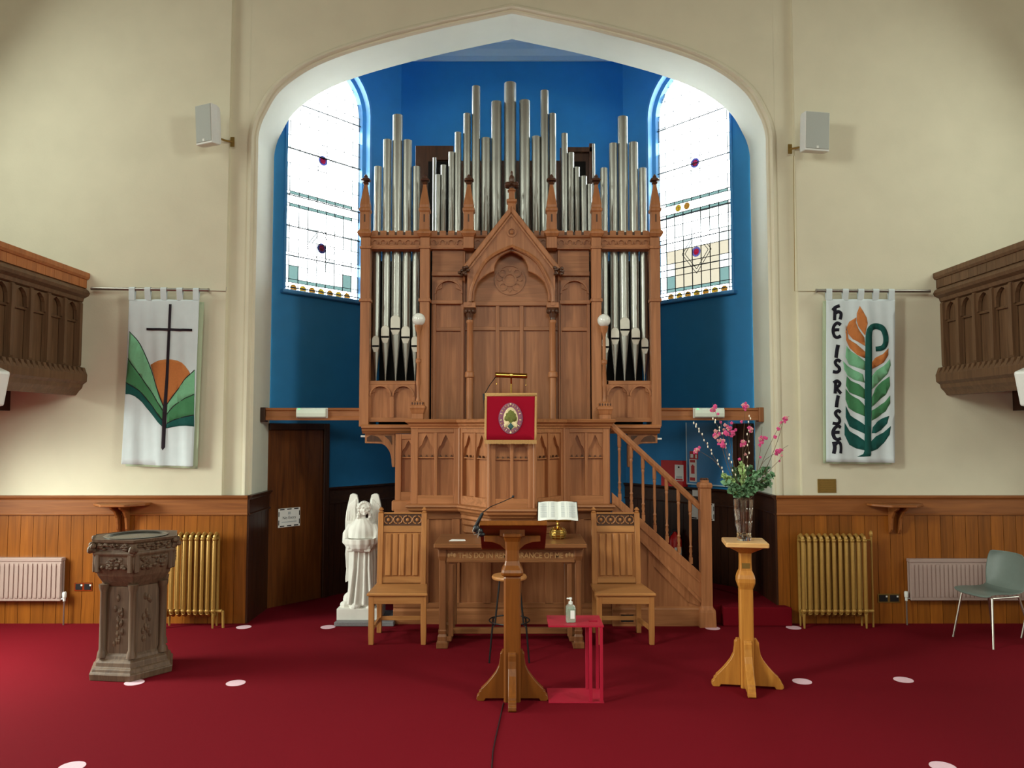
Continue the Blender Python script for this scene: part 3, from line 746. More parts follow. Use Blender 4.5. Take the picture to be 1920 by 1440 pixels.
# carved rosette
rx, rz_ = X(956, YC, 525), z(525); sc = (YC-CAMY)/F
ro = MB()
def annulus(m, cx, cz, r0, r1, y0, y1, n=28, a0=0, a1=2*math.pi):
    m.rings([[(cx+r*math.cos(t), y, cz+r*math.sin(t)) for r, y in ((r0, y0), (r1, y0), (r1, y1), (r0, y1))] for t in [a0+(a1-a0)*i/n for i in range(n+1)]]); return m
annulus(ro, rx, rz_, 26*sc, 29*sc, YC-.014, YC); annulus(ro, rx, rz_, 10*sc, 13*sc, YC-.016, YC)
for k in range(4):
    t = math.pi/4+k*math.pi/2; annulus(ro, rx+18.5*sc*math.cos(t), rz_+18.5*sc*math.sin(t), 5.5*sc, 8.2*sc, YC-.012, YC, 16)
    t = k*math.pi/2; q = [(rx+r*sc*math.cos(t+d), rz_+r*sc*math.sin(t+d)) for r, d in ((14, 0), (20, .16), (24, 0), (20, -.16))]
    ro.prism(q, YC-.01, YC)
ro.build('rosette', 'organx', OG)
# gable with arch, tracery, crockets
G = lambda px, py, Y=YG: (lambda p: (p.x, p.z))(at(px, py, Y))
outer = [(884, 566), (886, 545), (893, 525), (909.5, 495), (930, 478), (960, 464)]
oc_ = [tuple(p) for p in catmull(outer, 4)]
gab = MB()
for s in (-1, 1):
    mx = lambda px: px if s < 0 else 1917-px
    poly = [G(mx(959 if 1 else 0), 404), G(mx(870), 508), G(mx(876), 514), G(mx(876), 572), G(mx(884), 572)]+[G(mx(a), b) for a, b in oc_]
    poly[0] = (0-.003, poly[0][1]); poly[-1] = (-.003, poly[-1][1])
    gab.prism(poly, YG, YG+.15)
gab.build('gable', 'organ', OG)
cop = MB()
for s in (-1, 1):
    mx = lambda px: px if s < 0 else 1917-px
    a, b = G(mx(958.5), 386), G(mx(866), 503); c, d = G(mx(872), 511), G(mx(958.5), 400)
    cop.prism([a, b, c, d], YG-.03, YG+.155)
cop.build('gable_coping', 'organ', OG, bevel=.008)
cop = MB()
for s in (-1, 1):
    mx = lambda px: px if s < 0 else 1917-px
    cop.prism([G(mx(958.5), 401), G(mx(873), 511), G(mx(875), 514), G(mx(958.5), 406)], YG-.018, YG+.01)
cop.build('gable_bead', 'organ', OG)
hoodm = MB(); full = [G(a, b) for a, b in oc_]; full = [Vector(p) for p in full]+[Vector((-.006-p[0], p[1])) for p in reversed(full[:-1])]
hoodm.rings([[(q.x, y, q.y) for q in offs(full, o)] for o, y in ((0, YG), (0, YG-.014), (.016, YG-.02), (.03, YG-.01), (.03, YG))], caps=False, closed=False)
hoodm.build('arch_moulding', 'organ', OG)
tre = [(889, 566), (890, 548), (895.6, 531.5), (903, 523), (909.5, 518), (918, 513), (927, 509.5), (927, 503), (929, 496), (933, 488), (938, 482), (948, 476), (960, 471.5)]
tr_ = MB()
for s in (-1, 1):
    mx = lambda px: px if s < 0 else 1917-px
    poly = [G(mx(a), b, YG+.07) for a, b in tre]+[G(mx(a), b-2 if b < 560 else b, YG+.07) for a, b in reversed(outer)]
    tr_.prism(poly, YG+.045, YG+.11)
tr_.build('trefoil_tracery', 'organ', OG, bevel=.006)
ex, ez = G(959.5, 436); em = MB(); annulus(em, ex, ez, .036, .05, YG-.014, YG, 24); em.ell((ex, YG-.004, ez), (.022, .016, .022)); em.build('gable_boss', 'organ', OG)
def leafknob(px, py, r, Y, nm, par, seed=1, mat='organ_dark'):
    rr = random.Random(seed); m = MB(); c = at(px, py, Y)
    for k in range(13):
        t = rr.uniform(0, 6.28); q = rr.uniform(.2, .8)*r
        m.ell((c.x+q*math.cos(t), Y-rr.uniform(.0, .03), c.z+q*1.2*math.sin(t)), (r*.34, .03, r*.3), 7, 5)
    return m.build(nm, mat, par)
leafknob(870, 509, .062, YG-.03, 'crocket', OG, 1); leafknob(1046, 509, .062, YG-.03, 'crocket', OG, 2)
cz = lambda py: Z(py, YG)
fx = X(959.5, YG, 360); hw = .03
MB().sq([(.045, cz(398)), (.04, cz(380)), (.055, cz(377)), (.055, cz(373)), (.032, cz(371)), (.03, cz(357)), (.045, cz(355)), (.03, cz(353)), (.018, cz(350))], (fx, YG+.06, 0)).build('gable_finial', 'organ', OG, bevel=.003)
m = MB()
for k in range(4):
    t = k*math.pi/2+math.pi/4
    m.ell((fx+.05*math.cos(t)*1.2, YG+.06+.05*math.sin(t), cz(344)), (.036, .036, .026), 8, 6)
m.ell((fx, YG+.06, cz(333)), (.032, .032, .05), 8, 6); m.ell((fx, YG+.06, cz(322)), (.014, .014, .03), 8, 6); m.ell((fx, YG+.06, cz(346)), (.03, .03, .04), 8, 6)
m.build('finial_leaves', 'organ_dark', OG)
# columns carrying the gable
for px, s in ((880.5, -1), (1036.5, 1)):
    Yc = YG+.055; x = X(px, Yc, 680); zz = lambda py: Z(py, Yc)
    bx('abacus', 'organ', OG, x-.062, x+.062, Yc-.05, Yc+.11, zz(578), zz(568))
    cpt = MB(); cpt.lathe([(.032, zz(600)), (.03, zz(596)), (.045, zz(586)), (.06, zz(579))], (x, Yc, 0), 14)
    for k in range(8):
        t = k*math.pi/4; cpt.ell((x+.05*math.cos(t), Yc+.05*math.sin(t), zz(584)), (.018, .018, .024), 6, 5)
    cpt.build('capital', 'organ_dark', OG)
    MB().lathe([(.04, zz(802)), (.034, zz(790)), (.033, zz(709)), (.048, zz(707)), (.05, zz(704)), (.046, zz(701)), (.048, zz(698)), (.03, zz(696)), (.028, zz(607)), (.036, zz(605)), (.036, zz(602)), (.03, zz(600))], (x, Yc, 0), 16).build('column', 'organ', OG, smooth=True)
    bx('column_backing', 'organ', OG, x-.03, x+.03, Yc+.05, YS+.02, zz(802), zz(568))
# overhanging base cornices and curved brackets of the towers
z = lambda py: Z(py, YT)
for s, (a, b) in ((-1, (677, 778)), (1, (1140, 1239))):
    xa, xb = ox(a, YT-.05), ox(b, YT-.05)
    MB().sweep([(-.5, z(796)), (.035, z(796)), (.055, z(799)), (.055, z(802)), (.03, z(804)), (.02, z(808)), (0, z(811)), (-.01, z(813)), (-.5, z(813))], [(xa+.02, YT-.03), (xb-.02, YT-.03)]).build('base_cornice', 'organx', OG)
    mx = lambda px: ox(px if s < 0 else 1917-px, YT)
    arc_ = [(mx(714+22*math.sin(t)), z(832+36*(1-math.cos(t)))) for t in [math.pi/2*i/8 for i in range(9)]]
    MB().prism([(mx(686), z(812)), (mx(686), z(831))]+arc_+[(mx(737), z(876)), (mx(742), z(876)), (mx(742), z(812))], YT+.02, YT+.08).build('bracket', 'organ', OG, bevel=.003)
    MB().prism([(mx(690), z(828)), (mx(690), z(820)), (mx(697), z(816)), (mx(710), z(819)), (mx(718), z(828))], YT+.014, YT+.03).build('bracket_shade_inset', 'organ_dark', OG)  # dark wedge laid on the bracket, painted shade instead of a cut opening
    MB().prism([(mx(722), z(817)), (mx(735), z(817)), (mx(736), z(834)), (mx(731), z(825))], YT+.014, YT+.03).build('bracket_shade_inset', 'organ_dark', OG)
    bx('soffit_board', 'organx', OG, min(xa, xb)+.03, max(xa, xb)-.03, YT, .62, z(812), z(806))
# ================================================================== pulpit
YPF, YPC, YL = -.20, -.58, -.10
PU = thing('pulpit', 'broad panelled wooden pulpit with a canted bay below the organ', 'pulpit', (0, -.1, 0))
pzt, pzb = Z(786, YPF), Z(945, YPF)
def pX(px, Y): return X(px, Y, 870)
bay = [(pX(772, YPF), YPF), (pX(862, YPF), YPF), (pX(917, YPC), YPC), (pX(1002, YPC), YPC), (pX(1057, YPF), YPF), (pX(1142, YPF), YPF)]
def lancets(parent, p0, p1, z0, z1, ztr, n=2, st=.05, mu=.03, head=.16):
    mtx, w = frame(p0, p1)
    def b(nm, u0, u1, d0, d1, a, c, mat='organ', bv=.002): return MB().T(mtx).box(u0, u1, d0, d1, a, c).build(nm, mat, parent, bevel=bv)
    b('panel', .0, w, -.06, -.045, z0, z1)
    b('stile', 0, st, -.06, 0, z0, z1); b('stile', w-st, w, -.06, 0, z0, z1)
    b('rail', st, w-st, -.06, -.001, z1-.05, z1, 'organx'); b('rail', st, w-st, -.06, -.001, z0, z0+.085, 'organx')
    iw = (w-2*st-(n-1)*mu)/n
    for k in range(n):
        u = st+k*(iw+mu)
        if k: b('mullion', u-mu, u, -.06, -.004, z0+.08, z1-.045)
        b('transom', u, u+iw, -.05, -.018, ztr-.012, ztr, 'organx')
        for q in range(3):
            c_ = u+iw*(q+.5)/3
            MB().T(mtx).rings([[(c_-.011, d_, ztr), (c_+.011, d_, ztr), (c_, d_, ztr+.022)] for d_ in (-.046, -.022)]).build('bead', 'organ_dark', parent)
        # pointed cusped head plate
        zt = z1-.05; h = zt-ztr; N = 6
        for sg in (0, 1):
            pts = [(0, .05), (.05, .30), (.10, .42), (.20, .47), (.26, .56), (.36, .74), (.5, .92)]
            f = (lambda a: u+iw*a) if sg == 0 else (lambda a: u+iw*(1-a))
            poly = [(f(a), ztr+h*c) for a, c in pts]+[(f(.5), zt), (f(0), zt)]
            MB().T(mtx).rings([[(a, d_, c) for a, c in poly] for d_ in (-.05, -.014)]).build('lancet_head', 'organ', parent)
ztr = Z(857, YPF)
for a, b in zip(bay, bay[1:]):
    lancets(PU, a, b, pzb, pzt-.085, ztr, st=.06 if abs(a[1]-b[1]) < .1 else .045)

side = [(pX(740, .02), .06), (pX(740, .02), .02), (pX(773, .02), .02)]
lancets(PU, (pX(741, -.055), -.055), (pX(790, -.055), -.055), Z(938, -.055), Z(814, -.055), Z(857, -.055), n=1, st=.06)
bx('side_panel', 'organ', PU, bay[0][0]-.012, bay[0][0]+.012, YPF+.02, .0, pzb, pzt-.06)
bx('side_panel', 'organ', PU, bay[-1][0]-.012, bay[-1][0]+.012, YPF+.02, .0, pzb, pzt-.06)
for p in bay[1:-1]: MB().lathe([(.016, pzb), (.016, pzt-.085)], (p[0], p[1], 0), 10).build('corner_bead', 'organ', PU)
rp = [(-.06, pzt-.09), (.012, pzt-.09), (.014, pzt-.075), (.03, pzt-.062), (.032, pzt-.05), (.06, pzt-.03), (.065, pzt-.008), (.05, pzt), (-.06, pzt)]
MB().sweep(rp, [(bay[0][0], .0)]+bay+[(bay[-1][0], .0)]).build('capping_rail', 'organx', PU)
bp = [(-.05, pzb-.075), (.01, pzb-.075), (.03, pzb-.06), (.035, pzb-.04), (.055, pzb-.025), (.05, pzb-.008), (.012, pzb), (-.05, pzb)]
MB().sweep(bp, [(bay[0][0], .0)]+bay+[(bay[-1][0], .0)]).build('base_moulding', 'organx', PU)
# corbelled underside of the bay
lay = [(0.0, .075, .10), (.07, .10, .15), (.15, .15, .21), (.24, .21, .29)]
for sh, a, b in lay:
    k = sh/(YPF-YPC)
    q = [(bay[1][0]+sh*.2, YPF+.02), (bay[2][0]+sh*.1, YPC+sh), (bay[3][0]-sh*.1, YPC+sh), (bay[4][0]-sh*.2, YPF+.02)]
    MB().flat(q+[(bay[4][0], YL+.1), (bay[1][0], YL+.1)], pzb-b, pzb-a).build('corbel_step', 'organx', PU, bevel=.012)
# lower wall with panels and plinth
lw = [(pX(742, YL), YL+.12), (pX(760, YL), YL), (pX(1150, YL), YL)]
xl0, xl1 = X(741, YL+.1, 1050), X(1146, YL, 1050); zl = pzb-.07
bx('lower_wall', 'organ', PU, xl0, xl1, YL+.02, .005, 0, zl, 0)
zpl = Z(1140, YL)
MB().sweep([(-.02, 0), (.03, 0), (.03, zpl-.03), (.02, zpl-.015), (.008, zpl), (-.02, zpl)], [(xl0, YL+.02), (xl1, YL+.02)]).build('plinth', 'organx', PU)
bx('lower_rail', 'organx', PU, xl0, xl1, YL, YL+.02, zl-.09, zl)
bx('lower_rail', 'organx', PU, xl0, xl1, YL, YL+.02, zpl, zpl+.05)
n = 7
for k in range(n+1):
    x = xl0+(xl1-xl0)*k/n; bx('lower_stile', 'organ', PU, max(xl0, x-.04), min(xl1, x+.04), YL, YL+.02, zpl+.04, zl-.08)
bx('side_moulding', 'organx', PU, X(735, -.06, 950), X(775, -.06, 950), -.09, .0, Z(958, -.06), Z(938, -.06), .01)
bx('pulpit_floor', 'organ_dark', PU, bay[0][0]+.02, bay[-1][0]-.02, YPF+.04, .0, pzb+.01, pzb+.04, 0)
# lamp posts standing on the pulpit corners
def lamp(px, lab, dy=0):
    Yl = YPF+.06; x = X(px, Yl, 700); zz = lambda py: Z(py+dy, Yl)
    L = thing('lamp_standard', lab, 'lamp', (x, Yl, pzt), 0, 'globe lamps on the pulpit')
    MB().sq([(.056, pzt+.001), (.056, zz(776)), (.062, zz(774)), (.07, zz(768)), (.078, zz(765)), (.078, zz(762)), (.06, zz(760)), (.058, zz(754)), (.03, zz(752))], (x, Yl, 0)).build('pedestal', 'organ', L, bevel=.002)
    MB().lathe([(.02, zz(754)), (.024, zz(750)), (.014, zz(744)), (.016, zz(728)), (.02, zz(722)), (.024, zz(719)), (.018, zz(682)), (.026, zz(680)), (.03, zz(678)), (.026, zz(676)), (.03, zz(674)), (.018, zz(672)), (.016, zz(630)), (.02, zz(624)), (.036, zz(618)), (.038, zz(614)), (.044, zz(612)), (.044, zz(610))], (x, Yl, 0), 16).build('post', 'organ', L, smooth=True)
    MB().ell((x, Yl, zz(599)), .0665, 24, 16).build('globe', 'opal', L, smooth=True)
    t = MB()
    for k in range(-2, 3): t.ell((x+k*.026, Yl-.056, zz(757)), (.009, .009, .016), 6, 5)
    t.build('cresting', 'organ_dark', L)
lamp(784.5, 'white globe lamp on the pulpit corner without stairs', 0)
lamp(1133, 'white globe lamp at the head of the pulpit stairs', 2)
# ================================================================== pulpit stairs
ST = thing('pulpit_staircase', 'wooden staircase with turned balusters climbing to the pulpit', 'staircase', (X(1325, -.16, 1170), -.16, 0))
Ys = -.16
q = lambda px, py, Y=Ys: (lambda p: (p.x, p.z))(at(px, py, Y))
MB().prism([q(1147, 923), q(1316, 1076), q(1316, 1132), q(1147, 958)], Ys-.03, Ys+.03).build('stringer', 'organ', ST, bevel=.004)
MB().prism([q(1147, 937), q(1316, 1093), q(1316, 1096), q(1147, 940)], Ys-.042, Ys-.02).build('stringer_moulding', 'organ', ST)
MB().prism([q(1147, 953), q(1316, 1126), q(1316, 1133), q(1147, 960)], Ys-.046, Ys-.02).build('stringer_moulding', 'organ', ST)
MB().prism([q(1148, 956), q(1314, 1130), q(1314, 1140), q(1148, 1140)], Ys-.005, Ys+.02).build('spandrel_panel', 'organ', ST)
for a in ((1148, 1154), (1215, 1226)): MB().prism([q(a[0], 952+(a[0]-1144)*1.05), q(a[1], 952+(a[1]-1144)*1.05), q(a[1], 1140), q(a[0], 1140)], Ys-.02, Ys).build('spandrel_stile', 'organ', ST)
MB().prism([q(1226, 1040), q(1312, 1128), q(1312, 1136), q(1290, 1128), q(1226, 1062)], Ys-.018, Ys).build('spandrel_rail', 'organ', ST)
xa, xb = X(1148, Ys, 1150), X(1316, Ys, 1150)
MB().sweep([(-.02, 0), (.03, 0), (.03, Z(1142, Ys)), (.02, Z(1139, Ys)), (.0, Z(1136, Ys)), (-.02, Z(1136, Ys))], [(xa, Ys), (xb, Ys)]).build('plinth', 'organx', ST)
a, b = at(1146, 791, Ys), at(1316, 948, Ys)
hr = MB(); n_ = (b-a).normalized(); up = Vector((0, -1, 0)).cross(n_); up = up if up.z > 0 else -up
hr.rings([[p+Vector((0, y, 0))+up*u for y, u in ((-.035, -.03), (-.022, -.052), (.022, -.052), (.035, -.03), (.035, -.008), (.02, .006), (-.02, .006), (-.035, -.008))] for p in (a, b)]); hr.build('handrail', 'organ', ST)
for px in (1162, 1184, 1206, 1227.5, 1250, 1272, 1294):
    t = (px-1141)/(1316-1141); zt = at(px, 787+(948-787)*t, Ys).z-.04; zb_ = at(px, 918+158*t, Ys).z-.004
    x = X(px, Ys, (852+1000*t)/1.5 if 0 else 950); h = zt-zb_
    MB().sq([(.016, 0), (.016, h*.10)], (x, Ys, zb_)).build('baluster_base', 'organ', ST)
    MB().lathe([(.012, h*.10), (.017, h*.12), (.011, h*.15), (.017, h*.19), (.012, h*.24), (.018, h*.26), (.011, h*.29), (.015, h*.42), (.013, h*.74), (.018, h*.77), (.013, h*.79), (.016, h*.8), (.019, h*.82), (.019, h*1.0)], (x, Ys, zb_), 10).build('baluster', 'organ', ST, smooth=True)
Yn = -.17; xn = X(1322, Yn, 1000); zz = lambda py: Z(py, Yn)
MB().sq([(.082, 0), (.078, zz(1146)), (.074, zz(1141)), (.06, zz(1138)), (.054, zz(1134)), (.054, zz(916)), (.064, zz(913)), (.064, zz(908)), (.056, zz(905)), (.036, zz(904)), (.036, zz(900))], (xn, Yn, 0), ch=.06).build('newel_post', 'organ', ST)
m = MB()
for i in range(-1, 2):
    for j in range(-1, 2): m.ell((xn+i*.024, Yn+j*.024, zz(899)), (.015, .015, .016), 6, 5)
m.build('newel_finial', 'organ_dark', ST)
n = 6; x0s, x1s = xn-.06, X(1152, .1, 950)
for k in range(n):
    xx0 = x0s+(x1s-x0s)*k/n; zt = PLH+(1.1-PLH)*(k+1)/n
    bx('tread', 'organ_dark', ST, xx0-abs(x1s-x0s)/n, xx0, Ys+.032, .45, zt-.04, zt, 0)
v0, v1 = at(1162, 1168, Ys-.032), at(1190, 1150, Ys-.032)
bx('vent_frame', 'organ', ST, v0.x, v1.x, Ys-.036, Ys-.028, v0.z, v1.z, .002)
bx('vent_opening', 'black', ST, v0.x+.012, v1.x-.012, Ys-.038, Ys-.03, v0.z+.012, v1.z-.012, 0)
# ================================================================== blue board, tie rails, emergency lights, rods
for s, px0, px1, lx, lab in ((-1, 500, 678, 587, 'beside the plain brown door'), (1, 1239, 1410, 1327, 'behind the pink blossoms')):
    Yr = .30; xa, xb = sorted((s*(XJ-.001), X(px1 if s < 0 else px0, Yr, 776)+(0)))
    T_ = thing('tie_rail', 'moulded wooden rail bracing the organ to the arch, '+lab, 'rail', ((xa+xb)/2, Yr, Z(788, Yr)), 0, 'rails bracing the organ')
    zz = lambda py: Z(py, Yr)
    MB().sweep([(-.05, zz(788)), (.02, zz(788)), (.022, zz(783)), (.008, zz(780)), (.008, zz(771)), (.022, zz(769)), (.026, zz(765)), (-.05, zz(765))], [(xa, Yr), (xb, Yr)]).build('rail_moulding', 'organx', T_)
    e = xa if s < 0 else xb
    bx('end_block', 'dark' if s < 0 else 'organ', T_, min(e, e-s*.05), max(e, e-s*.05), Yr-.05, Yr+.06, zz(791), zz(764), .004)
    xl = X(lx, Yr, 776); w = .165; Yl = Yr-.027
    E_ = thing('emergency_light', 'slim white emergency light on the rail '+lab, 'light', (xl, Yl, zz(785)), 0, 'emergency lights')
    bx('housing', 'white', E_, xl-w, xl+w, Yl-.018, Yl, zz(784), zz(765), .004)
    MB().sweep([(.018, zz(784)), (.06, zz(782)), (.066, zz(775)), (.06, zz(767)), (.018, zz(765))], [(xl-w+.008, Yl), (xl+w-.008, Yl)]).build('diffuser', 'led', E_, bevel=.006)
    bx('indicator', 'green_led', E_, xl-w+.03, xl-w+.05, Yl-.064, Yl-.05, zz(768), zz(766.5), 0)
for px, py, lab in ((682, 818, 'left bracket near the dark brown door'), (1235, 823, 'bracket above the stair handrail')):
    Yr = .16; p = at(px, py, Yr); s = -1 if px < 900 else 1
    tag(MB().tube([(p.x+.03*s, Yr, p.z), (p.x-.025*s, Yr, p.z)], .011, 10).build('curtain_rod', 'white'), 'short white rod end under the organ '+lab, 'rod')
# ================================================================== pulpit fall, reading lamp
def sheet(name, mat, parent, pts, Y, off=0, wave=None, th=.0015, step=.04):
    """flat cloth shape from (x,z) points, cut into strips so that it can follow the folds of the cloth"""
    bm = bmesh.new(); vs = [bm.verts.new((x, 0, z)) for x, z in pts]; bm.faces.new(vs).normal_update()
    bmesh.ops.triangulate(bm, faces=bm.faces)
    xs = [p[0] for p in pts]; zs = [p[1] for p in pts]
    if wave:
        for lo, hi, ax in ((min(xs), max(xs), 0), (min(zs), max(zs), 2)):
            st = step if ax == 0 else step*2.5
            k = math.ceil(lo/st)
            while k*st < hi:
                co_ = [0, 0, 0]; co_[ax] = k*st; no = [0, 0, 0]; no[ax] = 1
                bmesh.ops.bisect_plane(bm, geom=bm.verts[:]+bm.edges[:]+bm.faces[:], plane_co=co_, plane_no=no); k += 1
    iv = wm(parent).inverted() if parent else Matrix.Identity(4)
    for v in bm.verts: v.co = iv @ Vector((v.co.x, Y-off-(wave(v.co.x, v.co.z) if wave else 0), v.co.z))
    bmesh.ops.recalc_face_normals(bm, faces=bm.faces)
    if sum(f.normal.y for f in bm.faces) > 0: bmesh.ops.reverse_faces(bm, faces=bm.faces)
    me = bpy.data.meshes.new(name); bm.to_mesh(me); bm.free(); me.materials.append(M[mat])
    for p in me.polygons: p.use_smooth = True
    o = bpy.data.objects.new(name, me); COL.objects.link(o); o.parent = parent
    s = o.modifiers.new('thickness', 'SOLIDIFY'); s.thickness = th; s.offset = -1
    return o
def ribbon(pts, w):
    c = [Vector(p) for p in catmull([Vector(p) for p in pts], 5)]
    if not hasattr(w, '__len__'): w = (w, w)
    l, r = [], []
    for i, p in enumerate(c):
        t = (c[min(i+1, len(c)-1)]-c[max(i-1, 0)]).normalized(); n = Vector((-t.y, t.x)); k = i/(len(c)-1); h = (w[0]+(w[1]-w[0])*k)/2
        l.append(tuple(p+n*h)); r.append(tuple(p-n*h))
    return l+r[::-1]
YF = YPC-.075
FA = thing('pulpit_fall', 'crimson pulpit fall with gold fringe and an oval emblem', 'pulpit fall', (X(958, YF, 790), YF, Z(830, YF)))
f = lambda px, py: (lambda p: (p.x, p.z))(at(px, py, YF))
fw = lambda x, z: .004*math.sin(x*18)*(1.9-z)
sheet('velvet', 'red_cloth', FA, [f(911, 738), f(1006, 738), f(1005, 826), f(910, 826)], YF, 0, fw, .004)
MB().box(f(911, 738)[0], f(1006, 738)[0], YF, YF+.16, f(958, 742)[1], f(958, 738)[1]).build('top_flap', 'red_cloth', FA, bevel=.004)
for a in ([(909, 737), (1007, 737), (1007, 743), (909, 743)], [(909, 743), (913, 743), (912, 826), (908, 826)], [(1003, 743), (1007, 743), (1006, 826), (1002, 826)]):
    sheet('gold_braid', 'gold_cloth', FA, [f(*p) for p in a], YF, .003, fw, .004)
fr = MB(); n = 46
for k in range(n):
    x = f(908, 0)[0] if 0 else f(908.5+98*k/n, 826)[0]; zt = f(958, 825)[1]; zb = f(958, 832.5+R.uniform(-.6, .6))[1]
    fr.box(x, x+.0085, YF-.007-fw(x, zt), YF+.003-fw(x, zt), zb, zt)
fo = fr.build('fringe', 'gold_cloth', FA); fo['kind'] = 'stuff'
ex, ez = f(957.5, 784.5); s_ = (YF-CAMY)/F
def oval(a, b, n=28, p=1.15): return [(ex+a*s_*math.cos(t), ez+b*s_*math.copysign(abs(math.sin(t))**p, math.sin(t))) for t in [2*math.pi*k/n for k in range(n)]]
sheet('emblem_ring', 'mauve', FA, oval(23, 29.5), YF, .006, fw)
sheet('emblem_field', 'cream_thread', FA, oval(14, 21, p=1.3), YF, .0075, fw)
sheet('emblem_bush', 'bush', FA, [(ex+x*s_, ez+z*s_) for x, z in [(0, 16), (3, 14), (5, 14), (7, 10), (10, 8), (10, 4), (12, 1), (11, -4), (8, -6), (4, -6), (1, -9), (-2, -8), (-4, -5), (-9, -5), (-12, -2), (-11, 3), (-9, 5), (-9, 9), (-5, 11), (-4, 14)]], YF, .009, fw)
sheet('emblem_diamond', 'bluegreen', FA, [(ex+x*s_, ez+z*s_) for x, z in [(0, -8), (6, -15), (0, -22), (-6, -15)]], YF, .0095, fw)
for sg in (-1, 1):
    sheet('emblem_cross', 'cream_thread', FA, [(ex+sg*x*s_, ez+z*s_) for x, z in [(10, -8), (13, -11), (12, -16), (8, -18), (6, -13), (2, -8), (5, -6)]], YF, .009, fw)
for k in range(26):
    t = 2*math.pi*(k+.5)/26; a = [(ex+(18.5+dr)*s_*math.cos(t+dt), ez+(25+dr)*s_*math.sin(t+dt)) for dr, dt in ((-2, -.04), (2, -.02), (2, .03), (-2, .05))]
    sheet('emblem_letter', 'cream_thread' if k % 2 else 'gold_cloth', FA, a if k % 3 else a[:3], YF, .0085, fw)
for t in (90, 270): sheet('emblem_dot', 'cream_thread', FA, [(ex+18*0+2*s_*math.cos(a*.785), ez+(26.5 if t == 90 else -26.5)*s_+2*s_*math.sin(a*.785)) for a in range(8)], YF, .0095, fw)
Yb = YPC+.14
LT = thing('reading_lamp', 'brass tube reading lamp above the crimson pulpit fall', 'lamp', (X(958, Yb, 703), Yb, pzt))
a, b = at(931, 703, Yb), at(986, 705, Yb)
MB().tube([a, b], .026, 16).build('lamp_tube', 'brass', LT, smooth=True)
for p, s in ((a, -1), (b, 1)):
    MB().tube([p, p+Vector((.012*s, 0, 0)), p+Vector((.016*s, 0, 0))], [.026, .024, .008], 14).build('end_cap', 'brass', LT)
    MB().tube([p+Vector((.0, 0, -.02)), p+Vector((0, 0, -.085))], .002, 5).build('pull_chain', 'brass', LT)
    MB().ell(p+Vector((0, 0, -.09)), .007, 8, 6).build('pull_knob', 'brass', LT)
c = (a+b)/2
MB().tube([c+Vector((0, .0, 0)), c+Vector((0, .03, -.08)), c+Vector((0, .03, -.2)), (c.x, Yb+.03, pzt+.01)], .009, 8).build('lamp_arm', 'brass', LT)
MB().lathe([(.05, 0), (.05, .012), (.015, .022)], (c.x, Yb+.03, pzt), 16).build('lamp_base', 'brass', LT)
MB().ell(c+Vector((0, -.026, 0)), (.018, .008, .018), 10, 6).build('rosette', 'brass', LT)
PM = thing('pulpit_microphone', 'thin black gooseneck microphone at the edge of the pulpit fall', 'microphone', (X(909, Yb, 786), Yb, pzt))
MB().tube([at(909, 786, Yb), at(907, 752, Yb), at(909, 738, Yb), at(918, 722, Yb), at(930, 706, Yb-.05)], .004, 6).build('gooseneck', 'blackmetal', PM)
MB().tube([at(908, 750, Yb), at(907, 738, Yb)], .011, 8).build('microphone_clip', 'blackplastic', PM)
bx('book_rest', 'organx', PU, pX(917, YPC)+.02, pX(1002, YPC)-.02, YPC+.005, YPC+.3, pzt, pzt+.012)

# ================================================================== communion table with what lies on it
yt0 = gnd(832, 1217).y; YTF = yt0-.05; YTB = YTF+.65
zt = Z(1020, YTF)
TB = thing('communion_table', 'dark oak communion table carved THIS DO IN REMEMBRANCE OF ME', 'table', (0, (YTF+YTB)/2, 0))
tx0, tx1 = X(813, YTF, 1022), X(1101, YTF, 1022)
bx('table_top', 'tablex', TB, tx0, tx1, YTF, YTB, zt-.04, zt, .008)
bx('top_moulding', 'tablex', TB, tx0+.03, tx1-.03, YTF+.03, YTB-.03, zt-.055, zt-.04, .004)
fx0, fx1 = X(837, yt0, 1040), X(1078, yt0, 1040); zf0 = Z(1053, yt0)
bx('frieze', 'tablex', TB, fx0, fx1, yt0+.03, yt0+.055, zf0, zt-.05)
bx('frieze', 'tablex', TB, fx0, fx1, YTB-.08, YTB-.055, zf0, zt-.05)
bx('frieze_bead', 'tablex', TB, fx0, fx1, yt0+.018, yt0+.03, zf0-.012, zf0+.008)
text_mesh('THIS DO IN REMEMBRANCE OF ME', .07, 'inscription', 'letter', TB, upright((fx0+fx1)/2, yt0+.0295, zf0+.026, .86) , .002, bold=.0016)
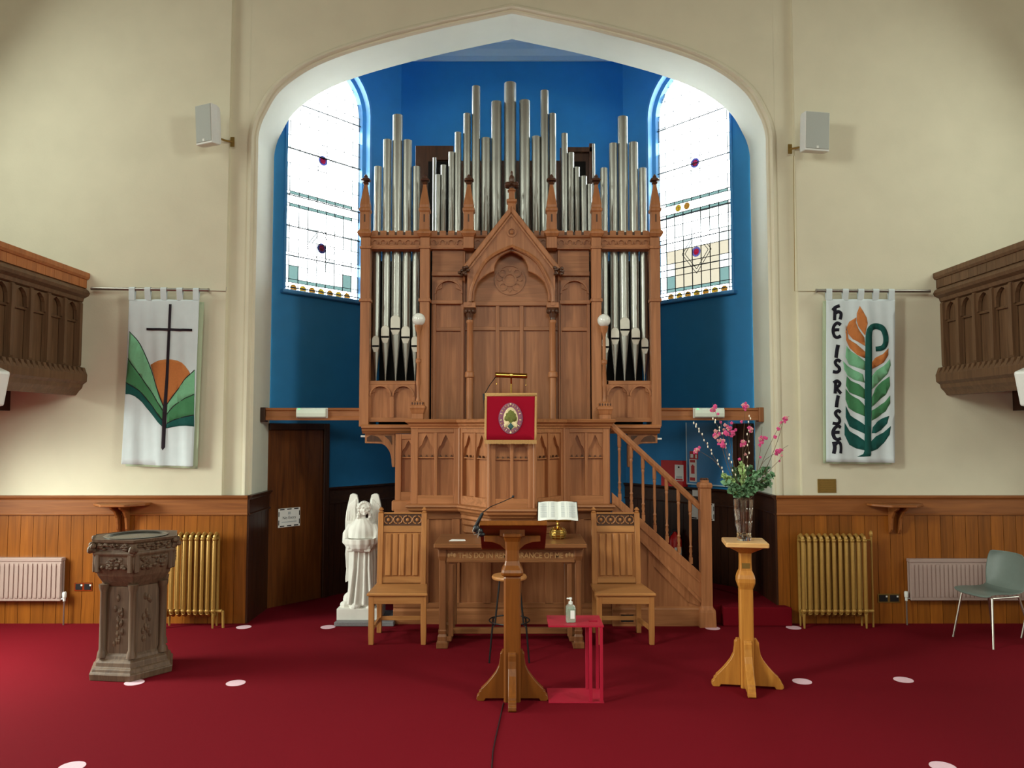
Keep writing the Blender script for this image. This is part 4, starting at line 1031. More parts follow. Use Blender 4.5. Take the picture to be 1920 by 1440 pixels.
for s in (-1, 1):
    xo = (fx0+.045) if s < 0 else (fx1-.045); o_ = MB()
    for k in range(3): o_.ell((xo+(k-1)*.026, yt0+.03, zf0+.05+.008*(k % 2)), (.014, .005, .02), 7, 5)
    o_.build('leaf_ornament', 'letter', TB)
    xL = X(829 if s < 0 else 1085, yt0, 1100)
    for yy in (yt0+.06, YTB-.12):
        MB().sq([(.045, 0), (.045, .05), (.04, .06), (.04, .10), (.032, .12), (.036, .15), (.03, .16), (.03, zt-.16), (.042, zt-.12), (.042, zt-.05)], (xL, yy, 0), ch=.25).build('leg', 'table', TB)
        xi_ = xL-s*.075
        MB().sq([(.022, .10), (.022, zt-.18), (.03, zt-.16), (.03, zf0+.0)], (xi_, yy, 0), ch=.3).build('inner_leg', 'table', TB)
        MB().prism([(xi_-s*.0, zf0), (xi_-s*.08, zf0), (xi_-s*.06, zf0-.02), (xi_-s*.03, zf0-.03), (xi_, zf0-.05)], yy-.02, yy+.02).build('spandrel', 'table', TB)
    bx('foot', 'table', TB, min(xL-.05, xL+.05), max(xL-.05, xL+.05), yt0+.0, YTB-.05, .0, .055, .006)
    bx('foot_block', 'table', TB, xL-.042-(.04 if s > 0 else 0), xL+.042+(.04 if s < 0 else 0), yt0+.03, YTB-.08, .055, .10, .006)
bx('stretcher', 'tablex', TB, X(829, yt0, 1100)+.05, X(1085, yt0, 1100)-.05, (yt0+YTB)/2-.03, (yt0+YTB)/2+.03, .06, .11, .004)
MB().prism([(-.1, zf0), (.1, zf0), (.07, zf0-.015), (.03, zf0-.025), (0, zf0-.045), (-.03, zf0-.025), (-.07, zf0-.015)], yt0+.03, yt0+.055).build('frieze_drop', 'table', TB)
# open bible on a brass stand
by = YTF+.33; bc = at(1046, 1015, by); bxx = X(1046, by, 990)
BS = thing('bible_stand', 'round brass bible stand with a gridded orb base on the table', 'stand', (bxx, by, zt))
MB().lathe([(.05, 0), (.066, .012), (.074, .035), (.074, .06), (.062, .085), (.04, .10), (.018, .108), (.013, .12), (.016, .135), (.012, .15), (.012, .165)], (bxx, by, zt), 20).build('orb', 'brass', BS)
m = MB()
for k in range(10):
    t = 2*math.pi*k/10; m.tube([(bxx+r*math.cos(t), by+r*math.sin(t), zt+z_) for r, z_ in ((.053, .002), (.069, .012), (.077, .035), (.077, .06), (.064, .087), (.042, .102))], .003, 5)
for z_, r in ((.02, .072), (.048, .077), (.075, .07)): m.tube([(bxx+r*math.cos(2*math.pi*k/24), by+r*math.sin(2*math.pi*k/24), zt+z_) for k in range(25)], .003, 5)
m.build('orb_bands', 'brass_dull', BS)
tilt = math.radians(62)
bzz = zt+.165
def bt(u, v, w): return (bxx+u, by-.03+v*math.cos(tilt)-w*math.sin(tilt), bzz+v*math.sin(tilt)+w*math.cos(tilt))
MB().rings([[bt(u, v, w) for u, v in ((-.12, -.0), (.12, -.0), (.12, .15), (-.12, .15))] for w in (-.012, -.004)]).build('book_plate', 'brass', BS)
MB().rings([[bt(u, -.004, w) for u, w in ((-.12, -.012), (.12, -.012), (.12, .018), (-.12, .018))], [bt(u, .004, w) for u, w in ((-.12, -.012), (.12, -.012), (.12, .018), (-.12, .018))]]).build('book_ledge', 'brass', BS)
BK = thing('bible', 'open white-paged bible leaning on the brass stand', 'book', (bxx, by, bzz))
for s in (-1, 1):
    m = MB(); n = 8; rs = []
    for k in range(n+1):
        u = k/n; h = .022*math.sin(math.pi*min(1, u*1.1+.05))**.6+.006; drop = -.006*u
        rs.append([bt(s*u*.185, .006+drop, 0), bt(s*u*.185, .006+drop, h), bt(s*u*.178, .185+drop*.5, h), bt(s*u*.178, .185+drop*.5, 0)])
    m.rings(rs); pg = m.build('page_block', 'page', BK, smooth=True)
    for cc in (0, 1):
        pr_ = MB(); u0 = .03+cc*.072
        for r_ in range(13):
            v = .165-r_*.0115
            for uu in (u0,):
                pr_.rings([[bt(s*a*1.0, v+dv, .0275 if cc == 0 else .0262) for a in (uu, uu+.06)] for dv in (0, .005)], caps=False, closed=False)
        pr_.build('text_column', 'print_grey', pg)
MB().rings([[bt(u, v, w) for u, v in ((-.19, -.0), (.19, -.0), (.185, .192), (-.185, .192))] for w in (-.003, .0)]).build('book_cover', 'blackplastic', BK)
pp = gnd(857, 1013, zt)
tag(MB().flat([(pp.x-.07, pp.y-.05), (pp.x+.08, pp.y-.04), (pp.x+.07, pp.y+.04), (pp.x-.05, pp.y+.05)], zt, zt+.003).build('leaflet', 'paper'), 'small pale leaflet lying on the communion table', 'paper')
# ================================================================== two oak chairs
yf = gnd(700, 1210).y; ybk = yf+.46
zs = Z(1112, yf); cx = X(745, yf, 1112)
CH = thing('oak_chair', 'oak chair with linenfold back between the angel statue and the table', 'chair', (cx, yf+.23, 0), 0, 'oak chairs beside the communion table')
hwf, hwb = .262, .235; cb = X(754, ybk, 1050)
MB().flat([(cx-hwf-.012, yf-.02), (cx+hwf+.012, yf-.02), (cb+hwb+.01, ybk), (cb-hwb-.01, ybk)], zs-.025, zs).build('seat', 'oakx', CH, bevel=.006)
bx('apron', 'oakx', CH, cx-hwf+.04, cx+hwf-.04, yf+.005, yf+.03, zs-.10, zs-.025)
for s in (-1, 1):
    MB().sq([(.021, 0), (.024, .1), (.024, zs-.025)], (cx+s*(hwf-.026), yf+.026, 0)).build('leg', 'oak', CH, bevel=.003)
    MB().bar((cx+s*(hwf-.026), yf+.04, zs-.065), (cb+s*(hwb-.026), ybk-.02, zs-.065), .022, .07).build('side_apron', 'oak', CH)
    MB().bar((cx+s*(hwf-.026), yf+.04, .13), (cb+s*(hwb-.026), ybk-.02, .13), .022, .035).build('side_stretcher', 'oak', CH)
ztop = Z(962, ybk); lean = .05
def br(nm, u0, u1, d0, d1, z0, z1, mat='oak', bv=.003):      # leaning back part
    f_ = lambda z_: ybk-.024+lean*(z_-zs)/(ztop-zs)
    return MB().rings([[(cb+u0, f_(z_)+d0, z_), (cb+u1, f_(z_)+d0, z_), (cb+u1, f_(z_)+d1, z_), (cb+u0, f_(z_)+d1, z_)] for z_ in (z0, z1)]).build(nm, mat, CH, bevel=bv)
for s in (-1, 1):
    MB().sq([(.022, 0), (.024, zs)], (cb+s*(hwb-.026), ybk-.024, 0)).build('leg', 'oak', CH, bevel=.003)
    u = s*(hwb-.026); br('back_post', u-.025, u+.025, -.022, .022, zs-.02, ztop)
    yq = ybk-.024+lean
    MB().sq([(.02, 0), (.024, .008), (.014, .014), (.012, .02), (.022, .028), (.022, .036), (.012, .046), (.008, .054)], (cb+u, yq, ztop), ch=.3).build('finial', 'oak', CH)
iw = hwb-.05
ptop, pbot = Z(998, ybk), Z(1081, ybk)
br('top_rail', -iw, iw, -.014, .014, ptop, Z(986, ybk), 'oakx'); br('bottom_rail', -iw, iw, -.014, .014, zs+.005, pbot, 'oakx')
br('back_panel', -iw, iw, .0, .012, pbot-.005, ptop+.005)
n = 5
for k in range(n):
    u0, u1 = -iw+.02+(2*iw-.04)*k/n, -iw+.02+(2*iw-.04)*(k+1)/n
    br('linenfold', u0+.006, u1-.006, -.012-(.006 if k % 2 == 0 else 0), .002, pbot+.012, ptop-.012, 'oak', .008)
zc0_, zc1_ = Z(986, ybk), Z(964, ybk); yq = ybk-.024+lean*.96
br('crest_rail', -iw, iw, -.012, .012, zc1_, zc1_+.014, 'oakx')
br('crest_panel', -iw, iw, .004, .014, zc0_-.003, zc1_, 'organ_dark')
cr_ = MB()
for k in range(4):
    u = -iw+2*iw*(k+.5)/4
    for s in (-1, 1):
        cr_.tube([(cb+u+s*(.008+.034*math.sin(t)), yq-.004, (zc0_+zc1_)/2+.036*math.cos(t)) for t in [math.pi*i/8 for i in range(9)]], .006, 6)
    cr_.ell((cb+u, yq-.004, (zc0_+zc1_)/2), (.016, .012, .018), 7, 5)
cr_.build('crest_tracery', 'oak', CH)
bx('back_stretcher', 'oakx', CH, cb-hwb+.04, cb+hwb-.04, ybk-.035, ybk-.013, .115, .155)
c2 = copy_tree(CH, None, (X(1173, yf, 1118)-cx, 0, 0)); c2['label'] = 'oak chair with linenfold back in front of the pulpit stairs'
# ================================================================== angel statue
SL = gnd(680, 1175); sx0, sx1 = X(630, SL.y, 1170), X(738, SL.y, 1170)
tag(MB().flat([(sx0-.02, SL.y), (sx1, SL.y), (sx1, SL.y+.5), (sx0+.03, SL.y+.5)], 0, .045).build('stone_slab', 'greystone', bevel=.006), 'low grey stone slab under the white angel statue', 'slab')
ac = Vector((X(678, SL.y+.24, 1150), SL.y+.24, .045))
AN = thing('angel_statue', 'white marble angel with tall wings holding a shell basin on a rocky base', 'statue', ac)
def angel():
    m = MB()
    m.box(-.215, .215, -.17, .17, 0, .11)
    rr = random.Random(3)
    for k in range(26):
        t = rr.uniform(0, 6.28); q = rr.uniform(.06, .18)
        m.ell((q*math.cos(t)*1.05, q*math.sin(t)*.8, .11+rr.uniform(.0, .03)), (rr.uniform(.035, .055), rr.uniform(.035, .05), rr.uniform(.02, .04)), 8, 6)
    m.ell((-.13, .0, .17), (.06, .08, .07), 10, 8); m.ell((-.09, .02, .23), (.06, .08, .08), 10, 8)
    # robe with deep vertical folds, one continuous loft from hem to neck
    prof = [(.13, .15, .125), (.16, .155, .13), (.22, .145, .12), (.32, .138, .112), (.45, .135, .108), (.58, .135, .105), (.68, .132, .10), (.78, .13, .098), (.86, .125, .09), (.92, .11, .08), (.96, .075, .06), (.99, .042, .045), (1.04, .038, .04)]
    rs = []
    for z_, a, b in prof:
        f = .13*max(0, min(1, (.80-z_)/.35)); ring_ = []
        for k in range(60):
            t = 2*math.pi*k/60
            w = 1+f*(.55*math.sin(t*8+z_*2.2)+.45*math.sin(t*13-z_*3)) 
            ring_.append((a*w*math.cos(t)+.012*math.sin(z_*4), b*w*math.sin(t), z_))
        rs.append(ring_)
    m.rings(rs)
    for x0_, x1_ in ((-.06, -.10), (-.01, -.035), (.05, .05), (.09, .12)):      # long drapery folds
        m.tube([(x0_, -.10, .70), (x0_*.9+x1_*.1, -.115, .5), (x0_*.4+x1_*.6, -.125, .3), (x1_, -.14, .145)], [.010, .015, .018, .02], 8)
    # cape
    rs = []
    for z_, a, b in [(.795, .160, .135), (.82, .158, .13), (.87, .145, .115), (.92, .12, .095), (.965, .075, .068), (.985, .05, .05)]:
        rs.append([((a*(1+.02*math.sin(t*14)))*math.cos(t), b*(1+.02*math.sin(t*14))*math.sin(t)-.012, z_) for t in [2*math.pi*k/56 for k in range(56)]])
    m.rings(rs)
    # arms, hands and shell basin
    for s in (-1, 1):
        m.tube([(s*.11, -.0, .90), (s*.15, -.05, .83), (s*.15, -.10, .76), (s*.10, -.17, .735)], [.045, .042, .034, .022], 10)
        m.ell((s*.10, -.18, .715), (.022, .02, .026), 8, 6)
        for q in range(4): m.tube([(s*(.115-.014*q), -.175, .705), (s*(.112-.014*q), -.19, .69), (s*(.105-.014*q), -.185, .672)], [.009, .0085, .007], 6)
        m.tube([(s*.085, -.17, .725), (s*.07, -.19, .715), (s*.062, -.195, .702)], [.009, .008, .007], 6)
    rs = []
    for r, z_ in [(.03, .665), (.09, .675), (.135, .705), (.157, .75), (.160, .80), (.145, .80), (.125, .77), (.05, .71)]:
        rs.append([(r*(1+.04*math.sin(t*12))*math.cos(t), -.12+r*.72*(1+.04*math.sin(t*12))*math.sin(t), z_) for t in [2*math.pi*k/56 for k in range(56)]])
    m.rings(rs)
    # head: face turned slightly aside and down, wavy parted hair to the shoulders
    hc = Vector((.02, -.03, 1.085)); Rz = Matrix.Rotation(math.radians(14), 3, 'Z')
    def he(o, r, n=10, k=8): m.ell(hc+Rz @ Vector(o), r, n, k)
    he((0, 0, 0), (.05, .056, .066), 16, 12); he((0, -.022, -.018), (.040, .044, .05), 14, 10)
    he((0, -.066, -.008), (.008, .013, .016)); he((0, -.060, -.034), (.015, .009, .005)); he((0, -.056, -.052), (.015, .014, .012))
    for s in (-1, 1):
        he((s*.018, -.062, .018), (.015, .007, .005)); he((s*.020, -.056, .006), (.010, .007, .005)); he((s*.027, -.045, -.022), (.016, .016, .018))
        for k in range(7): he((s*(.052+.008*math.sin(k*1.7)), -.006+.012*math.cos(k*2.1), .035-.024*k), (.019, .026, .019), 8, 6)
    for k in range(9):
        t = math.pi*k/8; he((.05*math.cos(t), -.02, .016+.046*math.sin(t)), (.017, .030, .016), 8, 6)
    he((0, .014, .018), (.060, .058, .060), 14, 10)
    # tall wings, smooth covert above and long feathers below
    wing = [(.145, 1.215), (.128, 1.226), (.10, 1.226), (.075, 1.213), (.062, 1.16), (.052, 1.08), (.05, .95), (.06, .75), (.09, .55), (.12, .42), (.155, .335), (.185, .32), (.188, .36), (.176, .48), (.178, .656), (.196, .82), (.196, .95), (.184, 1.05), (.165, 1.14)]
    for s in (-1, 1):
        m.rings([[(s*a, y+.10*(a-.05), z_) for a, z_ in wing] for y in (.065, .105)])
        for k in range(8):
            a0 = .07+.014*k; m.tube([(s*a0, .062+.1*(a0-.05), .98-.02*k), (s*(a0+.012), .058+.1*(a0-.04), .75-.02*k), (s*(.10+.011*k), .064+.1*(.05+.011*k), .44+.03*abs(k-6))], [.006, .010, .004], 6)
        for k in range(6): m.tube([(s*(.085+.014*k), .060+.1*(.035+.014*k), 1.17-.012*k), (s*(.09+.016*k), .056+.1*(.04+.016*k), 1.05), (s*(.088+.017*k), .062+.1*(.04+.016*k), .95)], [.005, .008, .004], 6)
    o = m.build('figure', 'marble', AN, local=True)
    r = o.modifiers.new('fuse', 'REMESH'); r.mode = 'VOXEL'; r.voxel_size = .0042; r.use_smooth_shade = True
    sm = o.modifiers.new('soften', 'SMOOTH'); sm.factor = .5; sm.iterations = 1
    return o
angel()
# ================================================================== lectern, flower stand
def cross_feet(parent, c, rz, k=1.0, mat='lect', hz=1.0):
    prof = [(.05, .36), (.075, .36), (.078, .345), (.088, .34), (.09, .30), (.098, .25), (.12, .205), (.15, .165), (.185, .125), (.215, .095), (.226, .088), (.230, .072), (.242, .066), (.246, .045), (.258, .035), (.262, .012), (.25, 0), (.205, 0), (.195, .018), (.05, .018)]
    for q in range(4):
        a = rz+q*math.pi/2; t = Vector((math.cos(a), math.sin(a), 0)); n_ = Vector((-t.y, t.x, 0))
        MB().rings([[Vector(c)+t*(r*k)+n_*w+Vector((0, 0, z_*k*hz)) for r, z_ in prof] for w in (-.028, .028)]).build('foot', mat, parent, bevel=.003)
lc = gnd(960.5, 1312); lc.y += .0
Lz = lambda py: Z(py, lc.y)
LE = thing('lectern', 'light oak lectern with a cross-shaped foot standing in front of the table', 'lectern', (lc.x, lc.y, 0))
cross_feet(LE, (lc.x, lc.y, 0), 0, .98)
hp_ = lambda w: w/2*(lc.y-CAMY)/F
MB().sq([(hp_(31), .0), (hp_(31), Lz(1082)), (hp_(30), Lz(1079)), (hp_(39), Lz(1076)), (hp_(41), Lz(1071)), (hp_(38), Lz(1066)), (hp_(29), Lz(1058)), (hp_(26), Lz(1050)), (hp_(25), Lz(1030)), (hp_(27), Lz(1014)), (hp_(33), Lz(1006)), (hp_(37), Lz(1004)), (hp_(37), Lz(998))], (lc.x, lc.y, 0), ch=.22).build('post', 'lect', LE, bevel=.002)
for s in (-1, 1):
    a = lc.x+s*hp_(26); e = lc.x+s*hp_(104)
    MB().prism([(a-s*.01, Lz(1035)), (a, Lz(1030)), (a+(e-a)*.25, Lz(1021)), (a+(e-a)*.6, Lz(1016)), (e, Lz(1015)), (e, Lz(1004)), (a-s*.01, Lz(1004))], lc.y-.02, lc.y+.02).build('desk_arm', 'lect', LE, bevel=.003)
# sloping desk, high edge towards the nave
d0, d1 = X(899, lc.y-.12, 985), X(1026, lc.y-.12, 985)
za, zb = Z(979, lc.y-.12), Z(979, lc.y-.12)-.24
def dk(u, v, w):
    sl = math.atan2(za-zb, .40); return (u, lc.y-.12+v*math.cos(sl)+w*math.sin(sl), za-v*math.sin(sl)+w*math.cos(sl))
MB().rings([[dk(u, v, w) for u, v in ((d0, 0), (d1, 0), (d1, .44), (d0, .44))] for w in (-.022, 0)]).build('desk_board', 'lectdark', LE, bevel=.003)
MB().rings([[dk(u, v, w) for u, v in ((d0, -.014), (d1, -.014), (d1, .0), (d0, .0))] for w in (-.03, .006)]).build('desk_edge', 'lect', LE, bevel=.003)
MB().rings([[dk(u, v, w) for u, v in ((d0, .44), (d1, .44), (d1, .455), (d0, .455))] for w in (-.022, .03)]).build('book_ledge', 'lect', LE, bevel=.003)
MB().rings([[(lc.x-.09, lc.y+y_, z_) for y_, z_ in ((-.06, Lz(1003)), (.10, Lz(1003)), (.10, za-.165), (-.06, za-.052))], [(lc.x+.09, lc.y+y_, z_) for y_, z_ in ((-.06, Lz(1003)), (.10, Lz(1003)), (.10, za-.165), (-.06, za-.052))]]).build('desk_block', 'lect', LE)
MI = thing('lectern_microphone', 'black gooseneck microphone clamped to the lectern desk', 'microphone', at(896, 1000, lc.y-.12))
ym = lc.y-.13
MB().tube([at(894, 992, ym), at(900, 972, ym), at(906, 960, ym), at(920, 950, ym+.05), at(942, 941, ym+.12), at(958, 934, ym+.18), at(962, 932, ym+.2)], [.006, .005, .004, .003, .003, .003, .004], 8).build('gooseneck', 'blackmetal', MI)
MB().ell(at(962, 931, ym+.2), .010, 10, 8).build('microphone_head', 'blackplastic', MI)
MB().tube([at(905, 962, ym), at(898, 975, ym), at(893, 984, ym)], [.011, .013, .011], 10).build('microphone_stem', 'blackplastic', MI)
m = MB(); p = at(893, 991, ym); m.ell(p, (.026, .022, .03), 12, 8); p = at(903, 1002, ym); m.ell(p, (.026, .022, .018), 12, 8); m.ell(at(898, 996, ym), (.03, .02, .025), 12, 8); m.build('clamp', 'blackplastic', MI, smooth=True)
MB().tube([at(888, 990, ym-.03), at(886, 996, ym-.035), at(890, 1003, ym-.035), at(897, 1000, ym-.035), at(899, 992, ym-.03), at(896, 1009, ym-.03)], .0025, 6).build('cable_loop', 'steel', MI)
sc_ = gnd(1401, 1288); Sz = lambda py: Z(py, sc_.y)
FS = thing('flower_stand', 'pale oak flower pedestal with a cross-shaped foot holding the vase', 'pedestal', (sc_.x, sc_.y, 0))
RZ = math.radians(-99)
sh = lambda w: w/2*(sc_.y-CAMY)/F
cross_feet(FS, (sc_.x, sc_.y, 0), RZ, 1.0, 'stand', 1.0)
xs_ = sc_.x+.0
MB().sq([(sh(24), .0), (sh(24), Sz(1103)), (sh(30), Sz(1094)), (sh(32), Sz(1090)), (sh(32), Sz(1083)), (sh(29), Sz(1076)), (sh(22), Sz(1068)), (sh(21), Sz(1058)), (sh(21), Sz(1036)), (sh(30), Sz(1033)), (sh(60), Sz(1024)), (sh(62), Sz(1021))], (xs_, sc_.y, 0), ch=.18, rz=RZ+math.pi/4*0).build('post', 'stand', FS, bevel=.002)
MB().sq([(sh(74), 0), (sh(76), .006), (sh(76), .03), (sh(74), .036)], (xs_, sc_.y, Sz(1022)), ch=.05, rz=RZ).build('top', 'standx', FS, bevel=.004)
pc = at(1399, 1060, sc_.y-.06)
MB().T(Matrix.Translation((xs_, sc_.y, 0)) @ Matrix.Rotation(RZ, 4, 'Z')).box(sh(21), sh(21)+.003, -.03, .03, Sz(1064), Sz(1054)).build('plate', 'brass_dull', FS)
zst = Sz(1022)+.036
# ---- crystal vase
VA = thing('vase', 'tall cut crystal vase on the oak pedestal', 'vase', (xs_-.005, sc_.y, zst))
vx, vh = xs_-.005, Sz(936)-zst
rs = []
for r, z_ in [(.048, 0), (.052, .015), (.054, .05), (.052, .06), (.062, .12), (.064, .14), (.062, .15), (.070, .21), (.072, .24), (.070, .25), (.072, vh), (.066, vh), (.064, .22), (.056, .14), (.048, .06), (.042, .03)]:
    rs.append([(vx+r*(1+.04*math.cos(t*10))*math.cos(t), sc_.y+r*(1+.04*math.cos(t*10))*math.sin(t), zst+z_) for t in [2*math.pi*k/40 for k in range(40)]])
MB().rings(rs).build('vessel', 'crystal', VA)
rim = zst+vh
yv = sc_.y
def branch(pts, kind, lab, dyo=0.0, flowers=(), buds=0, seed=0):
    """pts in pixels from tip down to the vase mouth"""
    rr = random.Random(seed); n = len(pts)
    w = [at(px, py, yv+dyo*(1-k/(n-1))) for k, (px, py) in enumerate(pts)]
    w.append(Vector((vx+rr.uniform(-.025, .025), yv+rr.uniform(-.02, .02), rim-.02))); w.append(Vector((vx+rr.uniform(-.015, .015), yv+rr.uniform(-.015, .015), zst+.06)))
    path = catmull(w, 5); N = len(path)
    B = thing(kind, lab, 'branch', w[-1], 0, 'branches in the crystal vase')
    MB().tube(path, [.0012+.0018*k/N for k in range(N)], 6).build('stem', 'stem', B)
    for (px, py, sz) in flowers:
        c = at(px, py, yv+dyo*.7+rr.uniform(-.02, .02)); m = MB()
        for q in range(5):
            t = q*1.2566+rr.uniform(0, 1); r = .0085*sz
            m.ell((c.x+r*math.cos(t), c.y-.006, c.z+r*math.sin(t)), (.008*sz, .005*sz, .008*sz), 7, 5)
        m.ell((c.x, c.y-.010*sz, c.z), (.004*sz, .004*sz, .004*sz), 6, 4)
        m.build('blossom', 'pink' if rr.random() < .72 else 'paleblossom', B)
    if buds:
        for k in range(buds):
            p = path[min(N-12, int((N-12)*k/buds))] if N > 14 else path[0]
            s = 1 if k % 2 else -1
            MB().ell((p.x+s*.006, p.y-.004, p.z+.004), (.005, .005, .010), 6, 5).build('bud', 'bud', B)
    return B
def cl(px, py, n, sp, seed):
    rr = random.Random(seed); return [(px+rr.uniform(-sp, sp), py+rr.uniform(-sp, sp), rr.uniform(.6, 1.15)) for _ in range(int(n*1.6))]
branch([(1336, 756), (1345, 782), (1353, 800), (1362, 850), (1380, 910)], 'blossom_branch', 'pink blossom branch crossing the emergency light', .06, cl(1338, 766, 5, 5, 1)+[(1346, 776, .7), (1351, 792, .7)], 0, 1)
branch([(1366, 788), (1366, 815), (1376, 870), (1388, 920)], 'blossom_branch', 'branch with the largest cluster of deep pink blossoms', .0, cl(1366, 806, 10, 9, 2)+[(1371, 793, .8), (1359, 797, .9), (1379, 806, .8), (1371, 817, .9)], 0, 2)
branch([(1336, 806), (1345, 815), (1352, 832), (1366, 880), (1385, 925)], 'blossom_branch', 'branch with two pink blossom clusters beside the pussy willow', -.05, cl(1344, 814, 6, 6, 3)+cl(1351, 832, 8, 7, 4), 0, 3)
branch([(1398, 756), (1396, 790), (1393, 840), (1392, 910)], 'blossom_branch', 'upright branch with pale pink blossoms over the end of the rail', .05, cl(1397, 760, 5, 4, 5)+[(1390, 791, .8), (1397, 768, .7)], 0, 4)
branch([(1408, 795), (1402, 830), (1394, 860), (1392, 915)], 'blossom_branch', 'upright branch with small blossoms in front of the dark doorway', .02, cl(1406, 806, 4, 4, 6)+cl(1395, 832, 6, 6, 7)+[(1397, 852, .8), (1386, 861, .8)], 0, 5)
branch([(1429, 800), (1426, 840), (1418, 890), (1405, 930)], 'blossom_branch', 'bare-topped branch with a pink cluster against the cream jamb', -.03, cl(1430, 825, 6, 6, 8)+[(1424, 835, .9), (1425, 857, .7)], 0, 6)
branch([(1480, 780), (1470, 788), (1456, 832), (1436, 880), (1412, 930)], 'blossom_branch', 'long pink blossom branch leaning furthest over the cream wall', .04, cl(1471, 787, 5, 4, 9)+[(1463, 793, .7)], 0, 7)
branch([(1468, 790), (1459, 804), (1448, 825), (1428, 870), (1408, 930)], 'blossom_branch', 'thin branch with single pink blossoms against the cream jamb', -.06, [(1459, 804, 1.0), (1453, 819, 1.0), (1465, 792, .7)], 0, 8)
branch([(1478, 835), (1459, 847), (1430, 868), (1408, 920)], 'blossom_branch', 'low side branch with one deep pink blossom', .0, cl(1458, 848, 5, 4, 10)+[(1466, 844, .6), (1465, 854, .7)], 0, 9)
branch([(1466, 853), (1462, 862), (1440, 885), (1410, 925)], 'blossom_branch', 'short branch with two small buds above the leaves', .05, [(1465, 854, .6), (1461, 864, .6)], 0, 10)
branch([(1304, 842), (1322, 852), (1345, 870), (1380, 920)], 'blossom_branch', 'pink blossom branch touching the red fire sign', .02, cl(1308, 843, 5, 5, 11), 0, 11)
branch([(1302, 794), (1315, 815), (1332, 845), (1352, 878), (1375, 915)], 'pussy_willow_branch', 'white pussy willow branch across the blue board', .03, (), 16, 12)
branch([(1338, 786), (1350, 808), (1362, 840), (1372, 875), (1385, 915)], 'pussy_willow_branch', 'white pussy willow branch among the pink clusters', -.02, (), 14, 13)
branch([(1406, 781), (1402, 815), (1403, 850), (1398, 890), (1396, 915)], 'pussy_willow_branch', 'white pussy willow branch in front of the jamb edge', .0, (), 13, 14)
EU = [(1357, 893), (1362, 905), (1375, 880), (1390, 872), (1405, 878), (1420, 885), (1437, 880), (1448, 892), (1443, 908), (1380, 915), (1408, 900), (1425, 915), (1370, 922), (1395, 925)]
for k, (px, py) in enumerate(EU):
    rr = random.Random(50+k); dy = rr.uniform(-.12, .10)
    tip = at(px, py, yv+dy); base = Vector((vx+rr.uniform(-.03, .03), yv+rr.uniform(-.03, .03), rim-.005))
    S_ = thing('eucalyptus_sprig', 'leafy grey-green eucalyptus sprig around the vase mouth', 'foliage', base, 0, 'eucalyptus sprigs in the vase')
    mid = (tip+base)/2+Vector((0, 0, .03)); path = catmull([base, mid, tip], 8)
    MB().tube(path, .002, 5).build('stem', 'stem', S_)
    lv = MB()
    for i in range(3, len(path)):
        p = path[i]
        for q in range(5):
            d = Vector((rr.uniform(-1, 1), rr.uniform(-1, 1), rr.uniform(-.5, 1))).normalized(); u = d.cross(Vector((rr.uniform(-1, 1), rr.uniform(-1, 1), rr.uniform(-1, 1)))).normalized()
            L, Wd = rr.uniform(.028, .046), rr.uniform(.013, .020); nn = d.cross(u)
            a = p; vs = [a, a+d*L*.3+u*Wd*.8, a+d*L*.65+u*Wd, a+d*L, a+d*L*.65-u*Wd, a+d*L*.3-u*Wd*.8, a+d*L*.5+nn*.005]
            lv.add(vs, [(0, 1, 6), (1, 2, 6), (2, 3, 6), (3, 4, 6), (4, 5, 6), (5, 0, 6)])
    lo = lv.build('leaves', 'leafp' if k in (0, 3) else 'leafm', S_); lo['kind'] = 'stuff'
# ================================================================== stool, side table, bottle
ss = gnd(955, 1232); yst = ss.y; xst = X(955, yst, 1082); zse = Z(1078, yst)
SO = thing('bar_stool', 'round pale wooden stool with thin black legs behind the lectern', 'stool', (xst, yst, 0))
MB().lathe([(.10, zse-.035), (.148, zse-.028), (.152, zse-.015), (.145, zse-.002), (.12, zse)], (xst, yst, 0), 28).build('seat', 'oakx', SO, smooth=True)
for k in range(4):
    t = math.pi/4+k*math.pi/2; dx, dy = math.cos(t), math.sin(t)
    MB().tube([(xst+dx*.115, yst+dy*.115, zse-.03), (xst+dx*.17, yst+dy*.17, .30), (xst+dx*.20, yst+dy*.20, .29), (xst+dx*.235, yst+dy*.235, 0)], .0075, 8).build('leg', 'blackmetal', SO)
MB().tube([(xst+.172*math.cos(2*math.pi*k/28), yst+.172*math.sin(2*math.pi*k/28), .31) for k in range(29)], .006, 6).build('foot_ring', 'blackmetal', SO)
t0 = gnd(1030, 1319); tz = Z(1173, t0.y); ta, tb = X(1027, t0.y+.1, 1165), X(1132, t0.y, 1172)
RT = thing('side_table', 'small red metal C-shaped side table next to the lectern', 'table', ((ta+tb)/2, t0.y+.1, 0))
bw_ = .30
hx0, hx1 = X(1107, t0.y, 1165), X(1124, t0.y, 1165); hy0, hy1 = t0.y+.10, t0.y+.15
m = MB()
for q in ((ta, hx0, t0.y, t0.y+bw_), (hx1, tb, t0.y, t0.y+bw_), (hx0, hx1, t0.y, hy0), (hx0, hx1, hy1, t0.y+bw_)): m.box(*q, tz-.012, tz)
m.build('table_top', 'red_paint', RT)
bx('base_plate', 'red_paint', RT, ta, tb, t0.y, t0.y+bw_, 0, .008, .002)
for yq in (t0.y+.002, t0.y+bw_-.027):
    for xq in (tb-.028, tb-.105): bx('upright', 'red_paint', RT, xq, xq+.022, yq, yq+.025, .008, tz-.012, .002)
hb = gnd(1070, 1166, tz)
HS = thing('sanitiser_bottle', 'clear green hand sanitiser pump bottle on the red side table', 'bottle', (hb.x, hb.y, tz))
MB().sq([(.030, 0), (.035, .006), (.035, .10), (.031, .115), (.016, .125), (.014, .13)], (hb.x, hb.y, tz), ch=.3).build('body', 'sanitiser', HS, bevel=.003)
